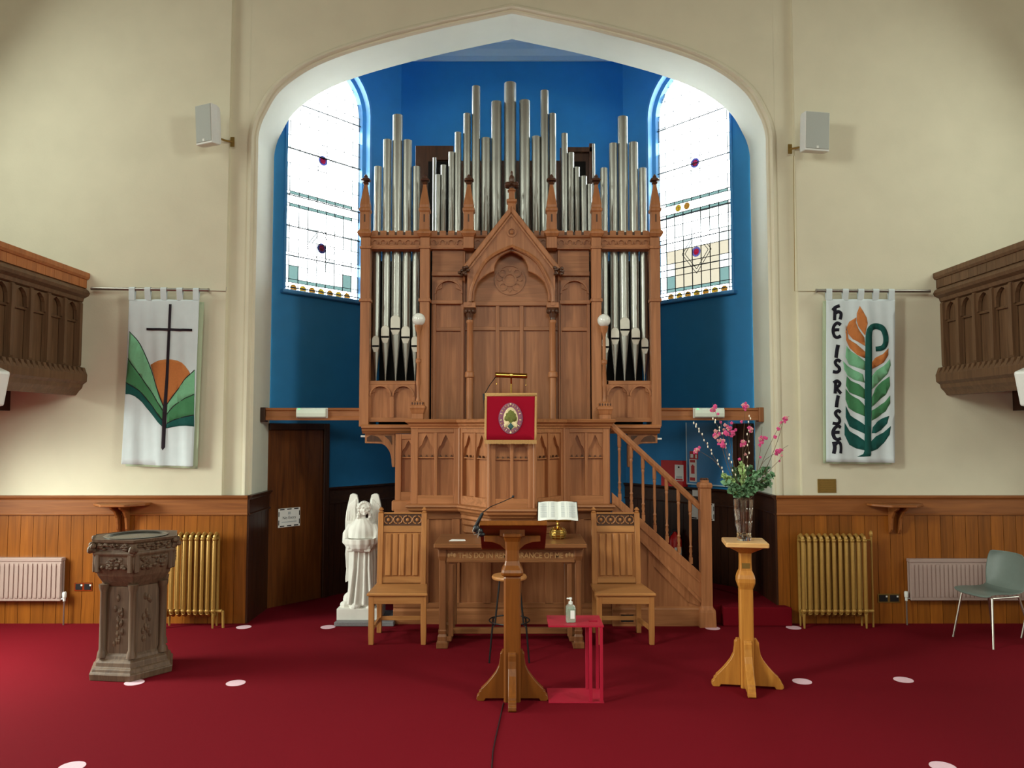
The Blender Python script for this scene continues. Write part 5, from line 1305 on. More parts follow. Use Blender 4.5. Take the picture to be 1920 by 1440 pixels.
MB().lathe([(.015, .128), (.015, .145), (.006, .147), (.006, .16), (.011, .162), (.009, .175)], (hb.x, hb.y, tz), 14).build('pump', 'white', HS, smooth=True)
bx('nozzle', 'white', HS, hb.x-.028, hb.x+.005, hb.y-.006, hb.y+.006, tz+.163, tz+.172, .002)
bx('bottle_label', 'paper', HS, hb.x-.004, hb.x+.026, hb.y-.0362, hb.y-.0352, tz+.03, tz+.09, 0)
# ================================================================== font
fb = gnd(250, 1279); FR = .345
fc = Vector((X(253, fb.y+.30, 1100), fb.y+.30, 0)); Fz = lambda py: Z(py, fb.y)
FO = thing('baptismal_font', 'dark carved hexagonal oak font with a silver basin', 'font', fc)
rot = math.radians(-90-30-7)
def hexa(prof, nm, mat='font', bv=.004): return MB().lathe(prof, fc, 6, rot).build(nm, mat, FO, bevel=bv)
zr = Fz(1014)
hexa([(FR*.97, Fz(1278)-.004 if 0 else 0), (FR*.99, .05), (FR*.94, .06), (FR*.92, .085), (FR*.86, .095), (FR*.84, .13), (FR*.76, .15), (FR*.74, .17), (FR*.66, .20)], 'base_steps')
hexa([(FR*.69, .17), (FR*.66, Fz(1110)+.02)], 'stem')
zbwl = Fz(1100)
hexa([(FR*.66, zbwl-.02), (FR*.76, zbwl+.02), (FR*.86, zbwl+.07), (FR*.93, zbwl+.13), (FR*.95, zbwl+.17), (FR*.95, Fz(1045)), (FR*.99, Fz(1041)), (FR*.99, Fz(1037)), (FR*.95, Fz(1034)), (FR*.95, Fz(1020)), (FR*1.0, Fz(1018)), (FR*1.02, Fz(1012)), (FR*1.02, zr), (FR*.72, zr), (FR*.70, zr-.03)], 'bowl')
for k in range(6):
    a0, a1 = rot+k*math.pi/3, rot+(k+1)*math.pi/3
    # corner shafts and carved knobs
    cxk, cyk = fc.x+FR*.71*math.cos(a0), fc.y+FR*.71*math.sin(a0)
    MB().lathe([(.04, .16), (.034, .20), (.026, .22), (.026, zbwl-.06), (.036, zbwl-.03), (.04, zbwl)], (cxk, cyk, 0), 10).build('corner_shaft', 'font', FO, smooth=True)
    p0 = Vector((fc.x+FR*.95*math.cos(a0), fc.y+FR*.95*math.sin(a0))); p1 = Vector((fc.x+FR*.95*math.cos(a1), fc.y+FR*.95*math.sin(a1)))
    am = (a0+a1)/2; nrm = Vector((math.cos(am), math.sin(am)))
    rr = random.Random(k); lf = MB()
    for q in range(26):
        u = rr.uniform(.12, .88); c = p0.lerp(p1, u)+nrm*.004; lf.ell((c.x, c.y, rr.uniform(Fz(1033), Fz(1021))), (rr.uniform(.012, .024), rr.uniform(.012, .024), rr.uniform(.008, .014)), 6, 4)
    lf.build('leaf_frieze', 'font', FO)
    kn = MB(); c = p0
    for q in range(7): kn.ell((c.x+rr.uniform(-.02, .02)+.02*math.cos(a0), c.y+rr.uniform(-.02, .02)+.02*math.sin(a0), Fz(1027)+rr.uniform(-.03, .03)), (.024, .024, .022), 7, 5)
    kn.build('corner_boss', 'font', FO)
    cv = MB()
    for q in range(30):
        u = rr.uniform(.2, .8); c = p0.lerp(p1, u); zq = rr.uniform(zbwl+.13, Fz(1048)); c = c+nrm*(-.004-.0*(zq)); cv.ell((c.x, c.y, zq), (rr.uniform(.012, .026), rr.uniform(.012, .026), rr.uniform(.010, .02)), 6, 4)
    cv.build('carved_panel', 'font', FO)
    mtx, w = frame(p1, p0)
    mt2 = Matrix(mtx)
    MB().T(mt2).box(.012, .045, -.012, .018, zbwl+.10, Fz(1040)).build('panel_stile', 'font', FO, bevel=.006)
    MB().T(mt2).box(w-.045, w-.012, -.012, .018, zbwl+.10, Fz(1040)).build('panel_stile', 'font', FO, bevel=.006)
    q0 = Vector((fc.x+FR*.665*math.cos(a0), fc.y+FR*.665*math.sin(a0))); q1 = Vector((fc.x+FR*.665*math.cos(a1), fc.y+FR*.665*math.sin(a1)))
    sv = MB()
    for q in range(16):
        c = q0.lerp(q1, rr.uniform(.35, .65))*1.0; sv.ell((c.x, c.y, rr.uniform(.26, zbwl-.1)), (.016, .016, .03), 6, 4)
    sv.build('stem_carving', 'font', FO)
MB().lathe([(FR*.70, -.004), (FR*.70, .006), (FR*.62, .010), (FR*.58, .004), (FR*.5, -.03), (FR*.3, -.06), (.01, -.065)], (fc.x, fc.y, zr), 32).build('basin', 'silver', FO, smooth=True)
# ================================================================== radiators
def column_radiator(px0, px1, n, ytop, ybot, lab, pipe_px, sgn):
    Yr = -.22; x0, x1 = X(px0, Yr, 1080), X(px1, Yr, 1080); z0, z1 = Z(ybot, Yr), Z(ytop, Yr)
    A_ = thing('column_radiator', lab, 'radiator', ((x0+x1)/2, Yr, 0), 0, 'old gold radiators')
    p = (x1-x0)/n; r = p*.30; sec = None
    for k in range(n):
        x = x0+p*(k+.5)
        if sec is None:
            m = MB(); h = z1-z0
            pts = [(x, Yr-.045, z0+.03), (x, Yr-.05, z0+.06), (x, Yr-.05, z1-.06), (x, Yr-.04, z1-.02), (x, Yr, z1), (x, Yr+.04, z1-.02), (x, Yr+.05, z1-.06), (x, Yr+.05, z0+.06), (x, Yr+.045, z0+.03)]
            m.tube(pts, r, 8); m.tube([(x, Yr-.045, z0+.03), (x, Yr, z0), (x, Yr+.045, z0+.03)], r*1.1, 8)
            m.tube([(x-p/2, Yr, z1-.05), (x+p/2, Yr, z1-.05)], r*.9, 8); m.tube([(x-p/2, Yr-.03, z0+.045), (x+p/2, Yr-.03, z0+.045)], r*1.0, 8)
            m.ell((x, Yr-.055, z1-.05), (r*1.15, .018, .022), 8, 6); m.ell((x, Yr-.055, z0+.05), (r*1.15, .018, .022), 8, 6)
            sec = m.build('section', 'gold', A_, smooth=True)
        else: inst(sec, (p*k, 0, 0))
    for x in (x0+p*.5, x1-p*.5):
        for yy in (-.045, .045): MB().tube([(x, Yr+yy, z0+.02), (x, Yr+yy*1.15, 0)], [.016, .009], 8).build('foot', 'gold', A_)
    e = x1 if sgn > 0 else x1
    MB().tube([(x1, Yr-.03, z0+.045), (x1+.05, Yr-.03, z0+.045)], .016, 8).build('valve', 'gold', A_)
    if pipe_px: 
        xp = X(pipe_px, Yr, 1080); MB().tube([(xp, Yr, 0), (xp, Yr, z1+.02)], .011, 8).build('pipe', 'gold', A_)
        MB().ell((xp, Yr, z1+.01), (.018, .018, .035), 8, 6).build('pipe_valve', 'gold', A_)
        MB().tube([(x1-.01, Yr, z1-.05), (xp, Yr, z1-.05)], .01, 8).build('connection', 'gold', A_)
    else:
        MB().tube([(x1+.04, Yr-.03, z0+.045), (x1+.06, Yr-.03, z0+.045), (x1+.065, Yr-.03, 0)], .013, 8).build('pipe', 'gold', A_)
column_radiator(310, 410, 9, 1000, 1153, 'gold painted column radiator behind the carved font', None, 1)
column_radiator(1497, 1624, 11, 1003, 1153, 'gold painted column radiator below the small wall shelf on the right wall', 1635, 1)
def panel_radiator(px0, px1, ytop, ybot, lab, valve_px, n):
    Yr = -.14; x0, x1 = X(px0, Yr, 1090), X(px1, Yr, 1090); z0, z1 = Z(ybot, Yr), Z(ytop, Yr)
    A_ = thing('panel_radiator', lab, 'radiator', ((x0+x1)/2, Yr, z0), 0, 'panel radiators')
    bx('panel', 'radiator', A_, x0, x1, Yr-.012, Yr+.012, z0, z1-.03, .006)
    bx('back_panel', 'radiator', A_, x0, x1, Yr+.03, Yr+.05, z0, z1-.03, .004)
    bx('top_grille', 'radiator', A_, x0-.004, x1+.004, Yr-.018, Yr+.053, z1-.035, z1, .006)
    w = (x1-x0)/n
    rb = MB().sq([(w*.30, z0+.03), (w*.34, z0+.045), (w*.34, z1-.075), (w*.30, z1-.055)], (x0+w/2, Yr-.004, 0)).build('rib', 'radiator', A_)
    for k in range(1, n): inst(rb, (w*k, 0, 0))
    s = 1 if valve_px > px0+10 else -1
    xv = X(valve_px, Yr, 1110)
    MB().lathe([(.012, 0), (.013, .03), (.018, .035), (.02, .08), (.014, .09)], (xv, Yr, z0+.0), 12).build('valve', 'white', A_, smooth=True)
    MB().tube([(xv, Yr, 0), (xv, Yr, z0+.02)], .008, 8).build('pipe', 'steel', A_)
    MB().tube([(xv, Yr, z0+.02), ((x1-.01) if s > 0 else (x0+.01), Yr, z0+.02)], .008, 8).build('tail', 'steel', A_)
    for xx in (x0+.15, x1-.15): bx('wall_bracket', 'radiator', A_, xx-.015, xx+.015, Yr+.045, -.086, z0+.1, z1-.1, 0)
panel_radiator(-60, 116, 1046, 1127, 'pale panel radiator on the sunlit orange boarding', 121, 20)
panel_radiator(1706, 1990, 1048, 1126, 'pale panel radiator behind the grey plastic chairs', 1699, 36)
# ================================================================== wall shelves, sockets, plaque
for px, s, lab in ((233, -1, 'brown wall shelf on a curved bracket behind the font'), (1674, 1, 'brown wall shelf on a curved bracket above the gold radiator')):
    Yw = -.088; xm = X(px, Yw, 950); zt_ = Z(944 if s < 0 else 945, Yw-.12)
    S_ = thing('wall_shelf', lab, 'shelf', (xm, Yw, zt_-.03), 0, 'small wall shelves')
    MB().flat([(xm-.27, Yw-.001), (xm+.27, Yw-.001), (xm+.26, Yw-.10), (xm+.12, Yw-.24), (xm-.12, Yw-.24), (xm-.26, Yw-.10)], zt_-.026, zt_).build('shelf_board', 'dadox', S_, bevel=.006)
    for k, xo in enumerate((-.04, .05)):
        m = MB(); pr = [(-.001, -.026), (-.2, -.026), (-.19, -.05), (-.12, -.08), (-.07, -.15), (-.05, -.26), (-.02, -.30), (-.001, -.31)]
        m.rings([[(xm+xo+o_, Yw+a, zt_+b) for a, b in pr] for o_ in (-.012, .012)]); m.build('bracket', 'dadox', S_, bevel=.003)
for px0, px1, py0, py1, lab, base in ((140, 173, 1092, 1108, 'brass double wall socket on the orange boarding left of the font', 1), (1645, 1686, 1113, 1130, 'dark double wall socket between the two radiators on the right wall', 2)):
    Yw = -.083; x0, x1, z0, z1 = X(px0, Yw, 1100), X(px1, Yw, 1100), Z(py1, Yw), Z(py0, Yw)
    S_ = thing('wall_socket', lab, 'socket', ((x0+x1)/2, Yw, z0), 0, 'wall sockets')
    bx('plate', 'brass' if base == 1 else 'brass_dull', S_, x0, x1, Yw-.006, Yw, z0, z1, .002)
    for k in (0, 1):
        w = (x1-x0)/2; bx('outlet', 'blackplastic', S_, x0+w*k+.012, x0+w*(k+1)-.012, Yw-.010, Yw-.005, z0+.012, z1-.012, .002)
        bx('switch', 'white', S_, x0+w*(k+.5)-.008+.03, x0+w*(k+.5)+.038, Yw-.013, Yw-.009, z1-.034, z1-.018, 0)
p0, p1 = at(1533, 924, -.06), at(1567, 898, -.06)
PQ = thing('plaque', 'small square brass plaque on the cream wall', 'plaque', ((p0.x+p1.x)/2, -.06, p0.z))
bx('plate', 'brass_dull', PQ, p0.x, p1.x, -.068, -.0601, p0.z, p1.z, .002)
for k in range(6): bx('engraved_line', 'gold', PQ, p0.x+.02+.006*(k % 3), p1.x-.02-.008*(k % 2), -.0686, -.068, p1.z-.022-.018*k-.003, p1.z-.022-.018*k, 0)
# ================================================================== wall loudspeakers
def speaker(px0, px1, py0, py1, lab, yaw, s):
    Yk = -.26; c = at((px0+px1)/2, (py0+py1)/2, Yk); w, h = (px1-px0)*(Yk-CAMY)/F, (py1-py0)*(Yk-CAMY)/F
    S_ = thing('wall_speaker', lab, 'speaker', (c.x, c.y, c.z), yaw, 'wall loudspeakers')
    T_ = wm(S_) @ Matrix.Rotation(math.radians(4), 4, 'X')
    b = MB().T(T_); b.rings([[(x_, y_, z_) for x_, z_ in ((-w/2*k, -h/2*k2), (w/2*k, -h/2*k2), (w/2*k, h/2*k2), (-w/2*k, h/2*k2))] for y_, k, k2 in ((-.07, 1, 1), (.01, 1, 1), (.05, .9, .96), (.085, .72, .84))])
    b.build('cabinet', 'white', S_, bevel=.006)
    MB().T(T_).box(-w/2+.008, w/2-.008, -.076, -.069, -h/2+.02, h/2-.006).build('grille', 'grille', S_, bevel=.003)
    MB().T(T_).box(-.012, .012, -.079, -.075, -h/2+.024, -h/2+.05).build('badge', 'white', S_)
    wp = Vector((c.x-s*.17, -.062, c.z-.09)) 
    pa = T_ @ Vector((0, .08, -.08))
    MB().tube([pa, (pa+wp)/2+Vector((0, 0, -.01)), wp], .011, 8).build('bracket_arm', 'brass_dull', S_)
    MB().box(wp.x-.02, wp.x+.02, -.07, -.0605, wp.z-.05, wp.z+.05).build('wall_plate', 'brass_dull', S_)
speaker(371, 412, 199, 274, 'white wall loudspeaker above the cross banner', math.radians(-24), -1)
speaker(1500, 1551, 213, 287, 'white wall loudspeaker above the HE IS RISEN banner', math.radians(10), 1)
for px, s, lab in ((-22, -1, 'white loudspeaker hanging under the orange boarded gallery'), (1942, 1, 'white loudspeaker hanging under the brown gallery')):
    c = at(px, 720, -2.0); S_ = thing('gallery_speaker', lab, 'speaker', c, s*.5, 'gallery loudspeakers')
    T_ = wm(S_) @ Matrix.Rotation(math.radians(16*s*-1), 4, 'Y')
    MB().T(T_).box(-.11, .11, -.09, .09, -.15, .13).build('cabinet', 'white', S_, bevel=.02, seg=2)
    MB().T(T_).box(-.09, .09, -.096, -.089, -.12, .11).build('grille', 'grille', S_, bevel=.004)
    MB().tube([c+Vector((s*.05, 0, .03)), c+Vector((s*.33, .0, .03))], .012, 8).build('hanger', 'steel', S_)
# thin wires on the wall
def wire(name, pts, lab, mat='steel', r=.004):
    return tag(MB().tube(pts, r, 6).build(name, mat), lab, 'wire')
wire('wall_wire', [at(1488, 292, -.066), at(1489, 420, -.066), at(1490, 546, -.066), at(1531, 546, -.066)], 'thin wire from the right loudspeaker down to the banner pole', 'brass_dull', .003)
wire('wall_wire', [at(390, 545, -.066), at(424, 546, -.066), at(425, 538, -.066)], 'short wire from the cross banner pole to the pilaster edge', 'steel', .003)
# ================================================================== banners
YBN = -.15
def banner(pxs, pole, lab, tabs, lining, phase, polelab):
    (a, b, c, d) = pxs; g_ = lambda px, py: (lambda p: (p.x, p.z))(at(px, py, YBN))
    cxm = (g_(*a)[0]+g_(*b)[0])/2
    B = thing('banner', lab, 'banner', (cxm, YBN, g_(*c)[1]), 0, 'hanging felt banners')
    zt_ = g_(*a)[1]
    wv = lambda x, z_: .010*math.sin(x*21+phase)*(.6+.5*(zt_-z_))+.006*math.sin(x*47+z_*2+phase)
    sheet('cloth', 'cloth', B, [g_(*a), g_(*b), g_(*c), g_(*d)], YBN, 0, wv, .003, .03)
    sheet('lining', 'cloth_edge', B, [g_(p[0]+lining[0], p[1]+lining[1]) for p in (a, b, c, d)], YBN+.012, 0, wv, .003, .03)
    p0, p1 = at(pole[0][0], pole[0][1], YBN), at(pole[1][0], pole[1][1], YBN)
    for t in tabs:
        x0, z0 = g_(t-5.5, a[1]+1); x1 = g_(t+5.5, a[1])[0]; zp = p0.z+(p1.z-p0.z)*((x0-p0.x)/(p1.x-p0.x))
        m = MB(); n = 10
        pr = [(YBN-.003-wv((x0+x1)/2, z0), z0-.004), (YBN-.018, zp-.02)]+[(YBN-.021*math.cos(q), zp+.021*math.sin(q)) for q in [math.pi*i/n for i in range(n+1)]]+[(YBN+.010, z0)]
        m.rings([[(x, y, z_) for y, z_ in pr+[(y+.003 if i < len(pr)/2 else y-.003, z_) for i, (y, z_) in reversed(list(enumerate(pr)))]] for x in (x0, x1)]); m.build('tab', 'cloth', B)
    P_ = thing('banner_pole', polelab, 'pole', ((p0.x+p1.x)/2, YBN, p0.z), 0, 'banner poles')
    MB().tube([p0, p1], .0165, 14).build('tube', 'steel', P_, smooth=True)
    e = p1 if abs(p1.x) < abs(p0.x) else p0
    MB().tube([e, e+Vector((.012 if e is p1 else -.012, 0, 0))], .020, 14).build('end_cap', 'steel', P_)
    MB().tube([e+Vector((-.03 if e is p1 else .03, 0, 0)), (e.x-.03 if e is p1 else e.x+.03, -.0605, e.z)], .008, 8).build('wall_hook', 'steel', P_)
    return B, g_, wv
B1, g1_, wv1 = banner(((243, 561), (374, 562), (362, 875), (228, 870)), ((171, 541), (390, 544)), 'white felt banner with a dark cross over green hills and an orange sun', (248, 277, 307, 337, 368), (7, 4), .5, 'steel pole carrying the cross banner')
L1 = lambda pts: [g1_(x_/3.2, 440+y_/3.2) for x_, y_ in pts]
for nm, mt, off, pts in (
    ('sun', 'felt_orange', .003, [(900, 780), (930, 765), (965, 753), (1000, 748), (1030, 749), (1060, 755), (1090, 768), (1115, 790), (1135, 818), (1145, 840), (1060, 940), (1000, 1025), (985, 1035), (940, 900)]),
    ('hill', 'felt_light', .0045, [(781, 582), (805, 605), (830, 640), (880, 740), (905, 800), (930, 880), (970, 990), (985, 1035), (985, 1062), (940, 990), (850, 860), (771, 742)]),
    ('hill', 'felt_mid', .0045, [(771, 742), (850, 860), (940, 990), (985, 1062), (985, 1122), (900, 1012), (830, 932), (800, 905), (756, 887)]),
    ('hill', 'felt_dark', .0045, [(756, 887), (800, 905), (830, 932), (900, 1012), (985, 1122), (988, 1164), (920, 1090), (850, 1005), (810, 968), (780, 957), (754, 957)]),
    ('hill', 'felt_light', .0045, [(1170, 812), (1110, 870), (1060, 935), (1000, 1020), (1000, 1077), (1060, 1012), (1110, 980), (1168, 957)]),
    ('hill', 'felt_mid', .0045, [(1168, 957), (1110, 980), (1060, 1012), (1000, 1077), (1000, 1132), (1060, 1105), (1110, 1090), (1166, 1082)]),
    ('hill', 'felt_dark', .0045, [(1166, 1082), (1110, 1090), (1060, 1105), (1000, 1132), (985, 1164), (1070, 1148), (1120, 1146), (1166, 1151)])):
    sheet(nm, mt, B1, L1(pts), YBN, off, wv1)
for pts in ([(781, 582), (830, 640), (880, 740), (930, 880), (985, 1035)], [(771, 742), (850, 860), (940, 990), (985, 1062)], [(756, 887), (830, 932), (900, 1012), (985, 1122)], [(1170, 812), (1110, 870), (1060, 935), (1000, 1020)], [(1168, 957), (1060, 1012), (1000, 1077)], [(1166, 1082), (1060, 1105), (1000, 1132)]):
    sheet('outline', 'thread', B1, [g1_(x_/3.2, 440+y_/3.2) for x_, y_ in ribbon(pts, 4)], YBN, .006, wv1)
sheet('cross', 'thread', B1, L1([(1017, 418), (1032, 418), (1026, 562), (1155, 566), (1155, 580), (1025, 577), (1012, 850), (1000, 1060), (992, 1275), (980, 1294), (973, 1280), (980, 1060), (995, 850), (1008, 577), (880, 573), (880, 559), (1010, 562)]), YBN, .0075, wv1, .002)
B2, g2_, wv2 = banner(((1549, 561), (1677, 561), (1677, 868), (1550, 866)), ((1532, 545), (1744, 546)), 'white felt banner lettered HE IS RISEN with a leafy shepherd crook', (1554, 1585, 1614, 1642, 1671), (-5, 3), 2.0, 'steel pole carrying the HE IS RISEN banner')
K = 2.88
L2 = lambda pts: [g2_(1480+x_/K, 440+y_/K) for x_, y_ in pts]
for mt, pts in (
    ('felt_orange', [(380, 385), (398, 415), (415, 450), (420, 480), (413, 510), (408, 545), (390, 520), (372, 495), (362, 465), (364, 425)]),
    ('felt_orange', [(312, 500), (325, 470), (360, 447), (358, 475), (372, 510), (404, 555), (408, 602), (380, 585), (345, 565), (320, 535)]),
    ('felt_orange', [(306, 488), (304, 530), (322, 562), (360, 590), (408, 632), (408, 668), (365, 650), (328, 610), (308, 570)]),
    ('felt_orange', [(535, 613), (534, 650), (510, 690), (475, 712), (445, 725), (443, 690), (465, 665), (505, 645)]),
    ('felt_light', [(310, 602), (335, 628), (370, 655), (408, 685), (406, 732), (365, 718), (325, 700), (303, 660)]),
    ('felt_light', [(288, 684), (310, 705), (350, 730), (395, 755), (406, 800), (355, 785), (315, 760), (296, 728)]),
    ('felt_light', [(543, 672), (547, 705), (530, 750), (490, 795), (443, 835), (443, 765), (470, 735), (510, 708)]),
    ('felt_mid', [(310, 764), (335, 788), (375, 808), (405, 835), (405, 888), (365, 868), (325, 850), (305, 815)]),
    ('felt_mid', [(303, 832), (330, 862), (375, 890), (405, 925), (405, 982), (360, 960), (320, 935), (303, 890)]),
    ('felt_mid', [(540, 765), (543, 815), (520, 865), (480, 900), (443, 930), (443, 878), (465, 830), (505, 790)]),
    ('felt_mid', [(543, 868), (543, 910), (520, 955), (480, 985), (443, 1004), (443, 950), (480, 930), (515, 905)]),
    ('felt_dark', [(304, 925), (330, 975), (375, 1005), (406, 1030), (405, 1076), (365, 1055), (325, 1035), (304, 985)]),
    ('felt_dark', [(298, 1015), (325, 1060), (370, 1085), (405, 1115), (405, 1165), (365, 1155), (325, 1135), (298, 1080)]),
    ('felt_dark', [(538, 978), (528, 1020), (500, 1055), (465, 1072), (443, 1072), (448, 1040), (475, 1010), (505, 992)]),
    ('felt_dark', [(546, 1033), (540, 1080), (515, 1125), (475, 1158), (438, 1172), (438, 1118), (465, 1090), (510, 1070)])):
    sheet('leaf', mt, B2, L2(pts), YBN, .003, wv2)
sheet('crook', 'felt_dark', B2, L2(ribbon([(420, 1190), (423, 900), (426, 620), (428, 540), (440, 505), (472, 494), (505, 510), (520, 550), (518, 590), (500, 612), (468, 617)], (38, 26))), YBN, .005, wv2, .002)
sheet('crook_foot', 'felt_dark', B2, L2([(368, 1200), (395, 1185), (405, 1160), (438, 1160), (436, 1196)]), YBN, .0045, wv2)
glyph = {'h': [[(.35, 1.0), (.32, .5), (.3, 0)], [(.1, .72), (.4, .95), (.75, 1.05)], [(.32, .45), (.6, .62), (.86, .5), (.86, .25), (.78, .05)]],
         'E': [[(.85, .86), (.55, 1.0), (.25, .8), (.14, .45), (.28, .1), (.55, .0), (.85, .1)], [(.2, .5), (.5, .53), (.72, .52)]],
         'I': [[(.62, 1), (.5, .5), (.42, 0)]],
         'S': [[(.85, .86), (.6, 1), (.34, .86), (.42, .62), (.68, .42), (.74, .18), (.5, .02), (.1, .06)]],
         'R': [[(.36, 1), (.34, .5), (.3, 0)], [(.15, .85), (.5, 1.0), (.78, .82), (.66, .6), (.36, .48)], [(.42, .5), (.62, .25), (.9, .0)]],
         'n': [[(.2, 1), (.28, .5), (.2, 0)], [(.26, .7), (.5, .95), (.78, .85), (.86, .5), (.82, .02)]]}
for ch_, y0_, y1_ in (('h', 388, 462), ('E', 477, 555), ('I', 595, 665), ('S', 677, 744), ('R', 790, 858), ('I', 868, 932), ('S', 950, 1022), ('E', 1032, 1106), ('n', 1118, 1182)):
    G_ = None
    for st in glyph[ch_]:
        pts = [(226+58*u, y1_-(y1_-y0_)*v) for u, v in st]
        o = sheet('letter', 'felt_ink', B2, L2(ribbon(pts, 17 if ch_ != 'I' else 20)), YBN, .004, wv2, .002)
# ================================================================== grey plastic chairs
def plastic_chair(c, rz, lab):
    P_ = thing('plastic_chair', lab, 'chair', (c[0], c[1], 0), rz, 'grey plastic chairs')
    sh_ = MB(); rs = []
    prof = [(.20, .425), (.21, .445), (.12, .45), (0, .44), (-.12, .437), (-.19, .46), (-.225, .53), (-.24, .62), (-.255, .72), (-.262, .78), (-.258, .80)]
    ws = [.19, .205, .215, .215, .21, .20, .205, .21, .205, .185, .16]
    for (x_, z_), w in zip(prof, ws):
        rs.append([(x_+(.05*(k/6)**2 if z_ > .5 else 0), w*k/6, z_+(.02*(k/6)**4 if z_ < .5 else 0)) for k in range(-6, 7)])
    m = MB(); m.rings(rs, caps=False, closed=False)
    o = m.build('shell', 'greyplastic', P_, local=True, smooth=True); s = o.modifiers.new('thickness', 'SOLIDIFY'); s.thickness = .006
    ss_ = o.modifiers.new('smooth', 'SUBSURF'); ss_.levels = 1; ss_.render_levels = 1
    for sx in (1, -1):
        for sy in (1, -1): MB().tube([(sx*.15, sy*.16, .43), (sx*.235-.02, sy*.215, 0)], .0095, 8).build('leg', 'chrome', P_, local=True)
    for sy in (1, -1): MB().tube([(.15, sy*.16, .425), (-.15, sy*.16, .425)], .009, 8).build('seat_rail', 'chrome', P_, local=True)
    return P_
ga, gb = gnd(1793, 1197), gnd(1871, 1217)
pc_ = Vector((X(1853, -.72, 1150), -.72))
plastic_chair((pc_.x+.02, pc_.y), math.radians(196), 'grey plastic chair with chrome legs standing clear in front of the panel radiator')
plastic_chair((pc_.x+.62, pc_.y-.06), math.radians(192), 'grey plastic chair with chrome legs next along, beyond the first chair')
# ================================================================== floor stickers and cable
st0 = None
for px, py, lab in ((457, 1176, 'beside the gold radiator behind the font'), (615, 1176, 'at the edge of the grey statue slab'), (1336, 1178, 'at the foot of the stair newel'), (1488, 1177, 'in front of the gold radiator on the right'),
                    (252, 1280, 'touching the front of the font base'), (442, 1281, 'on the open carpet right of the font'), (1504, 1278, 'next to the flower pedestal foot'), (1694, 1275, 'on open carpet before the plastic chairs'),
                    (135, 1438, 'on the carpet far in front of the font'), (1768, 1438, 'on the carpet far in front of the plastic chairs')):
    p = gnd(px, py)
    tag(MB().lathe([(.072, 0), (.072, .0015)], (p.x, p.y, .001), 28).build('floor_sticker', 'sticker'), 'round pale pink sticker '+lab, 'sticker', 'round floor stickers')
tag(MB().tube([gnd(944, 1318, .004), gnd(938, 1345, .004), gnd(930, 1380, .004), gnd(924, 1410, .004), gnd(921, 1460, .004)], .004, 6).build('floor_cable', 'blackplastic'), 'thin dark cable on the carpet running from the lectern foot', 'cable')
# ================================================================== notices, fire things
def notice(px0, px1, py0, py1, mtx, loc, lab, cat='notice', lines=(), title=None):
    a, b = loc(px0, (py0+py1)/2), loc(px1, (py0+py1)/2); u0, u1 = sorted((a.x, b.x)); z1, z0 = loc((px0+px1)/2, py0).z, loc((px0+px1)/2, py1).z
    d = .036
    N_ = thing('notice', lab, cat, mtx @ Vector(((u0+u1)/2, d, z0)), 0, 'paper notices')
    MB().T(mtx).box(u0, u1, d, d+.002, z0, z1).build('sheet', 'paper', N_)
    w, h = u1-u0, z1-z0; e = .02
    for k in range(3):
        for zz_ in (z0+.006, z1-.018): MB().T(mtx).box(u0+w*(.08+.32*k), u0+w*(.28+.32*k), d+.002, d+.003, zz_, zz_+.012).build('border_dash', 'print_black', N_)
    for k in range(2):
        for uu in (u0+.004, u1-.014): MB().T(mtx).box(uu, uu+.010, d+.002, d+.003, z0+h*(.12+.45*k), z0+h*(.38+.45*k)).build('border_dash', 'print_black', N_)
    if title:
        tm = mtx @ Matrix(((1, 0, 0, (u0+u1)/2), (0, 0, 1, d+.0025), (0, 1, 0, z0+h*.42), (0, 0, 0, 1)))
        text_mesh(title, h*.22, 'title', 'print_black', N_, tm, .0004)
        MB().T(mtx).box(u0+w*.16, u0+w*.84, d+.002, d+.003, z0+h*.24, z0+h*.29).build('small_print', 'print_grey', N_)
        MB().T(mtx).box(u0+w*.44, u0+w*.56, d+.002, d+.003, z0+h*.66, z0+h*.80).build('symbol', 'print_grey', N_)
    return N_
notice(518, 559, 952, 987, mL, locL, 'white notice with a dashed black border on the brown door', title='No Entry')
notice(1297, 1343, 942, 974, mR, locR, 'white notice with a dashed black border behind the stair newel')
u = [locR(1302, 925), locR(1334, 925)]
nb = thing('notice', 'small white strip notice above the other one behind the newel', 'notice', mR @ Vector((u[0].x, .036, u[0].z)), 0, 'paper notices')
MB().T(mR).box(min(u[0].x, u[1].x), max(u[0].x, u[1].x), .036, .038, locR(1318, 931).z, locR(1318, 919).z).build('sheet', 'paper', nb)
# blue board on the right apse wall
b0, b1 = locR(1291, 850).x, locR(1377, 850).x; z0_, z1_ = locR(1330, 908).z, locR(1330, 792).z
BB = thing('blue_board', 'light blue painted board with pale edges behind the flowers', 'board', mR @ Vector((b0, 0, z0_)))
MB().T(mR).box(b0, b1, .002, .03, z0_, z1_).build('panel', 'blue_gloss', BB)
for q in ((b0-.012, b0, z0_, z1_), (b1, b1+.012, z0_, z1_), (b0-.012, b1+.012, z0_-.014, z0_)): MB().T(mR).box(q[0], q[1], .002, .034, q[2], q[3]).build('edging', 'bluewhite', BB)
FSN = thing('fire_sign', 'narrow white sign with red fire extinguisher symbols on the blue board', 'sign', mR @ Vector((locR(1303, 875).x, .031, locR(1303, 905).z)))
def rb(px0, px1, py0, py1, d0, d1, nm, mat, par):
    a, b = sorted((locR(px0, py0).x, locR(px1, py0).x)); MB().T(mR).box(a, b, d0, d1, locR((px0+px1)/2, py1).z, locR((px0+px1)/2, py0).z).build(nm, mat, par)
rb(1295.5, 1309, 861, 903, .031, .034, 'sign_panel', 'paper', FSN); rb(1296.5, 1312, 846, 861, .031, .035, 'symbol_panel', 'red_fire', FSN)
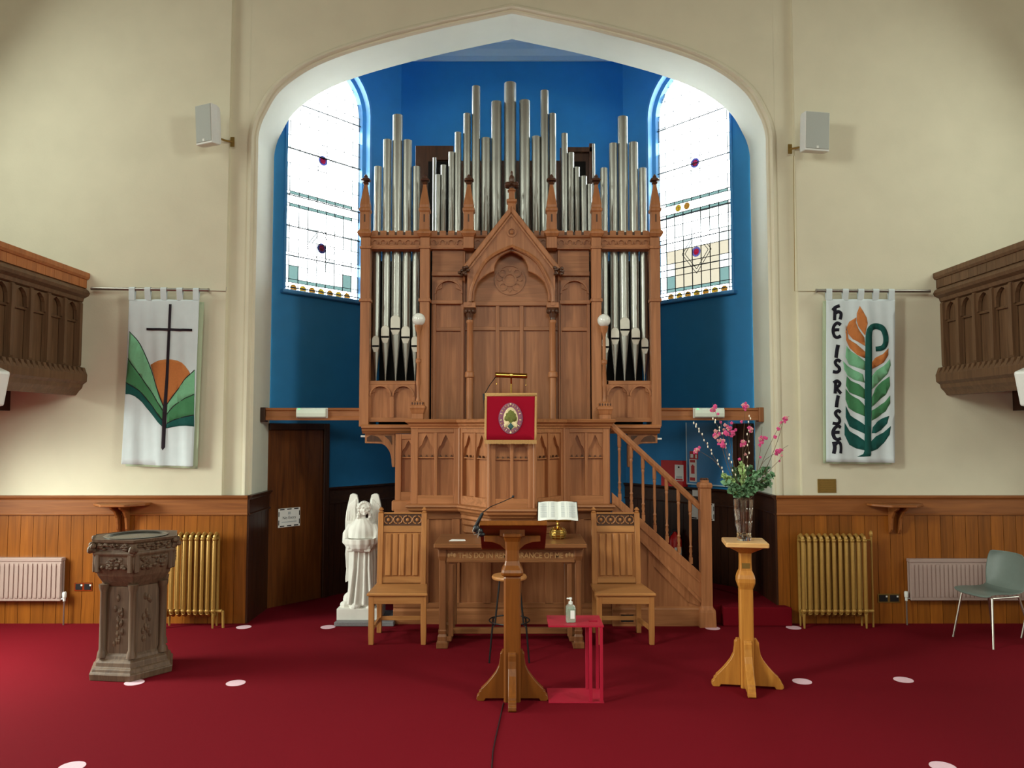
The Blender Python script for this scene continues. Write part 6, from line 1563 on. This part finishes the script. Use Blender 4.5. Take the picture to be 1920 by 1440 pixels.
rb(1298, 1303, 851, 858, .035, .036, 'flame_symbol', 'paper', FSN); rb(1307, 1310, 852, 859, .035, .036, 'symbol_text', 'paper', FSN)
rb(1297, 1306.5, 862, 867, .034, .035, 'red_band', 'red_fire', FSN); rb(1299, 1305.5, 873, 888, .034, .035, 'extinguisher_symbol', 'red_fire', FSN); rb(1300.5, 1303.5, 871, 873, .034, .035, 'extinguisher_nozzle', 'red_fire', FSN); rb(1297, 1306.5, 895, 901, .034, .035, 'red_band', 'red_fire', FSN)
FC = thing('fire_cabinet', 'red fire equipment cabinet with a white label on the blue wall', 'cabinet', mR @ Vector((locR(1268, 900).x, 0, locR(1268, 910).z)))
rb(1249, 1289, 863, 911, .002, .10, 'body', 'red_fire', FC)
rb(1275, 1291, 871, 901, .10, .103, 'label_panel', 'paper', FC); rb(1278, 1289, 892, 896, .103, .104, 'label_print', 'print_grey', FC); rb(1277, 1290, 897, 900, .103, .104, 'label_band', 'red_fire', FC); rb(1281, 1284, 874, 877, .103, .104, 'label_symbol', 'print_black', FC)
xp = locR(1278, 1020); ep = mR @ Vector((xp.x, .14, 0)); ez0, ez1 = PLH, xp.z
EXT = thing('fire_extinguisher', 'red fire extinguisher on the platform behind the stair balusters', 'extinguisher', (ep.x, ep.y, ez0))
eh = onp(1278, 992, ep, Vector((0, 1, 0))).z-ez0
MB().lathe([(.075, 0), (.085, .01), (.085, eh*.78), (.07, eh*.86), (.03, eh*.92), (.025, eh*.95)], (ep.x, ep.y, ez0), 20).build('cylinder', 'red_fire', EXT, smooth=True)
bx('valve_handle', 'blackplastic', EXT, ep.x-.02, ep.x+.07, ep.y-.015, ep.y+.015, ez0+eh*.95, ez0+eh, .004)
MB().tube([(ep.x-.02, ep.y-.02, ez0+eh*.95), (ep.x-.10, ep.y-.06, ez0+eh*.8), (ep.x-.095, ep.y-.06, ez0+eh*.35)], .012, 8).build('hose', 'blackplastic', EXT)
m = MB(); m.rings([[(ep.x+.0865*math.cos(t), ep.y+.0865*math.sin(t), ez0+z_) for z_ in (eh*.25, eh*.65)] for t in [math.radians(a) for a in range(-100, -20, 10)]], caps=False, closed=False); m.build('label_panel', 'paper', EXT)
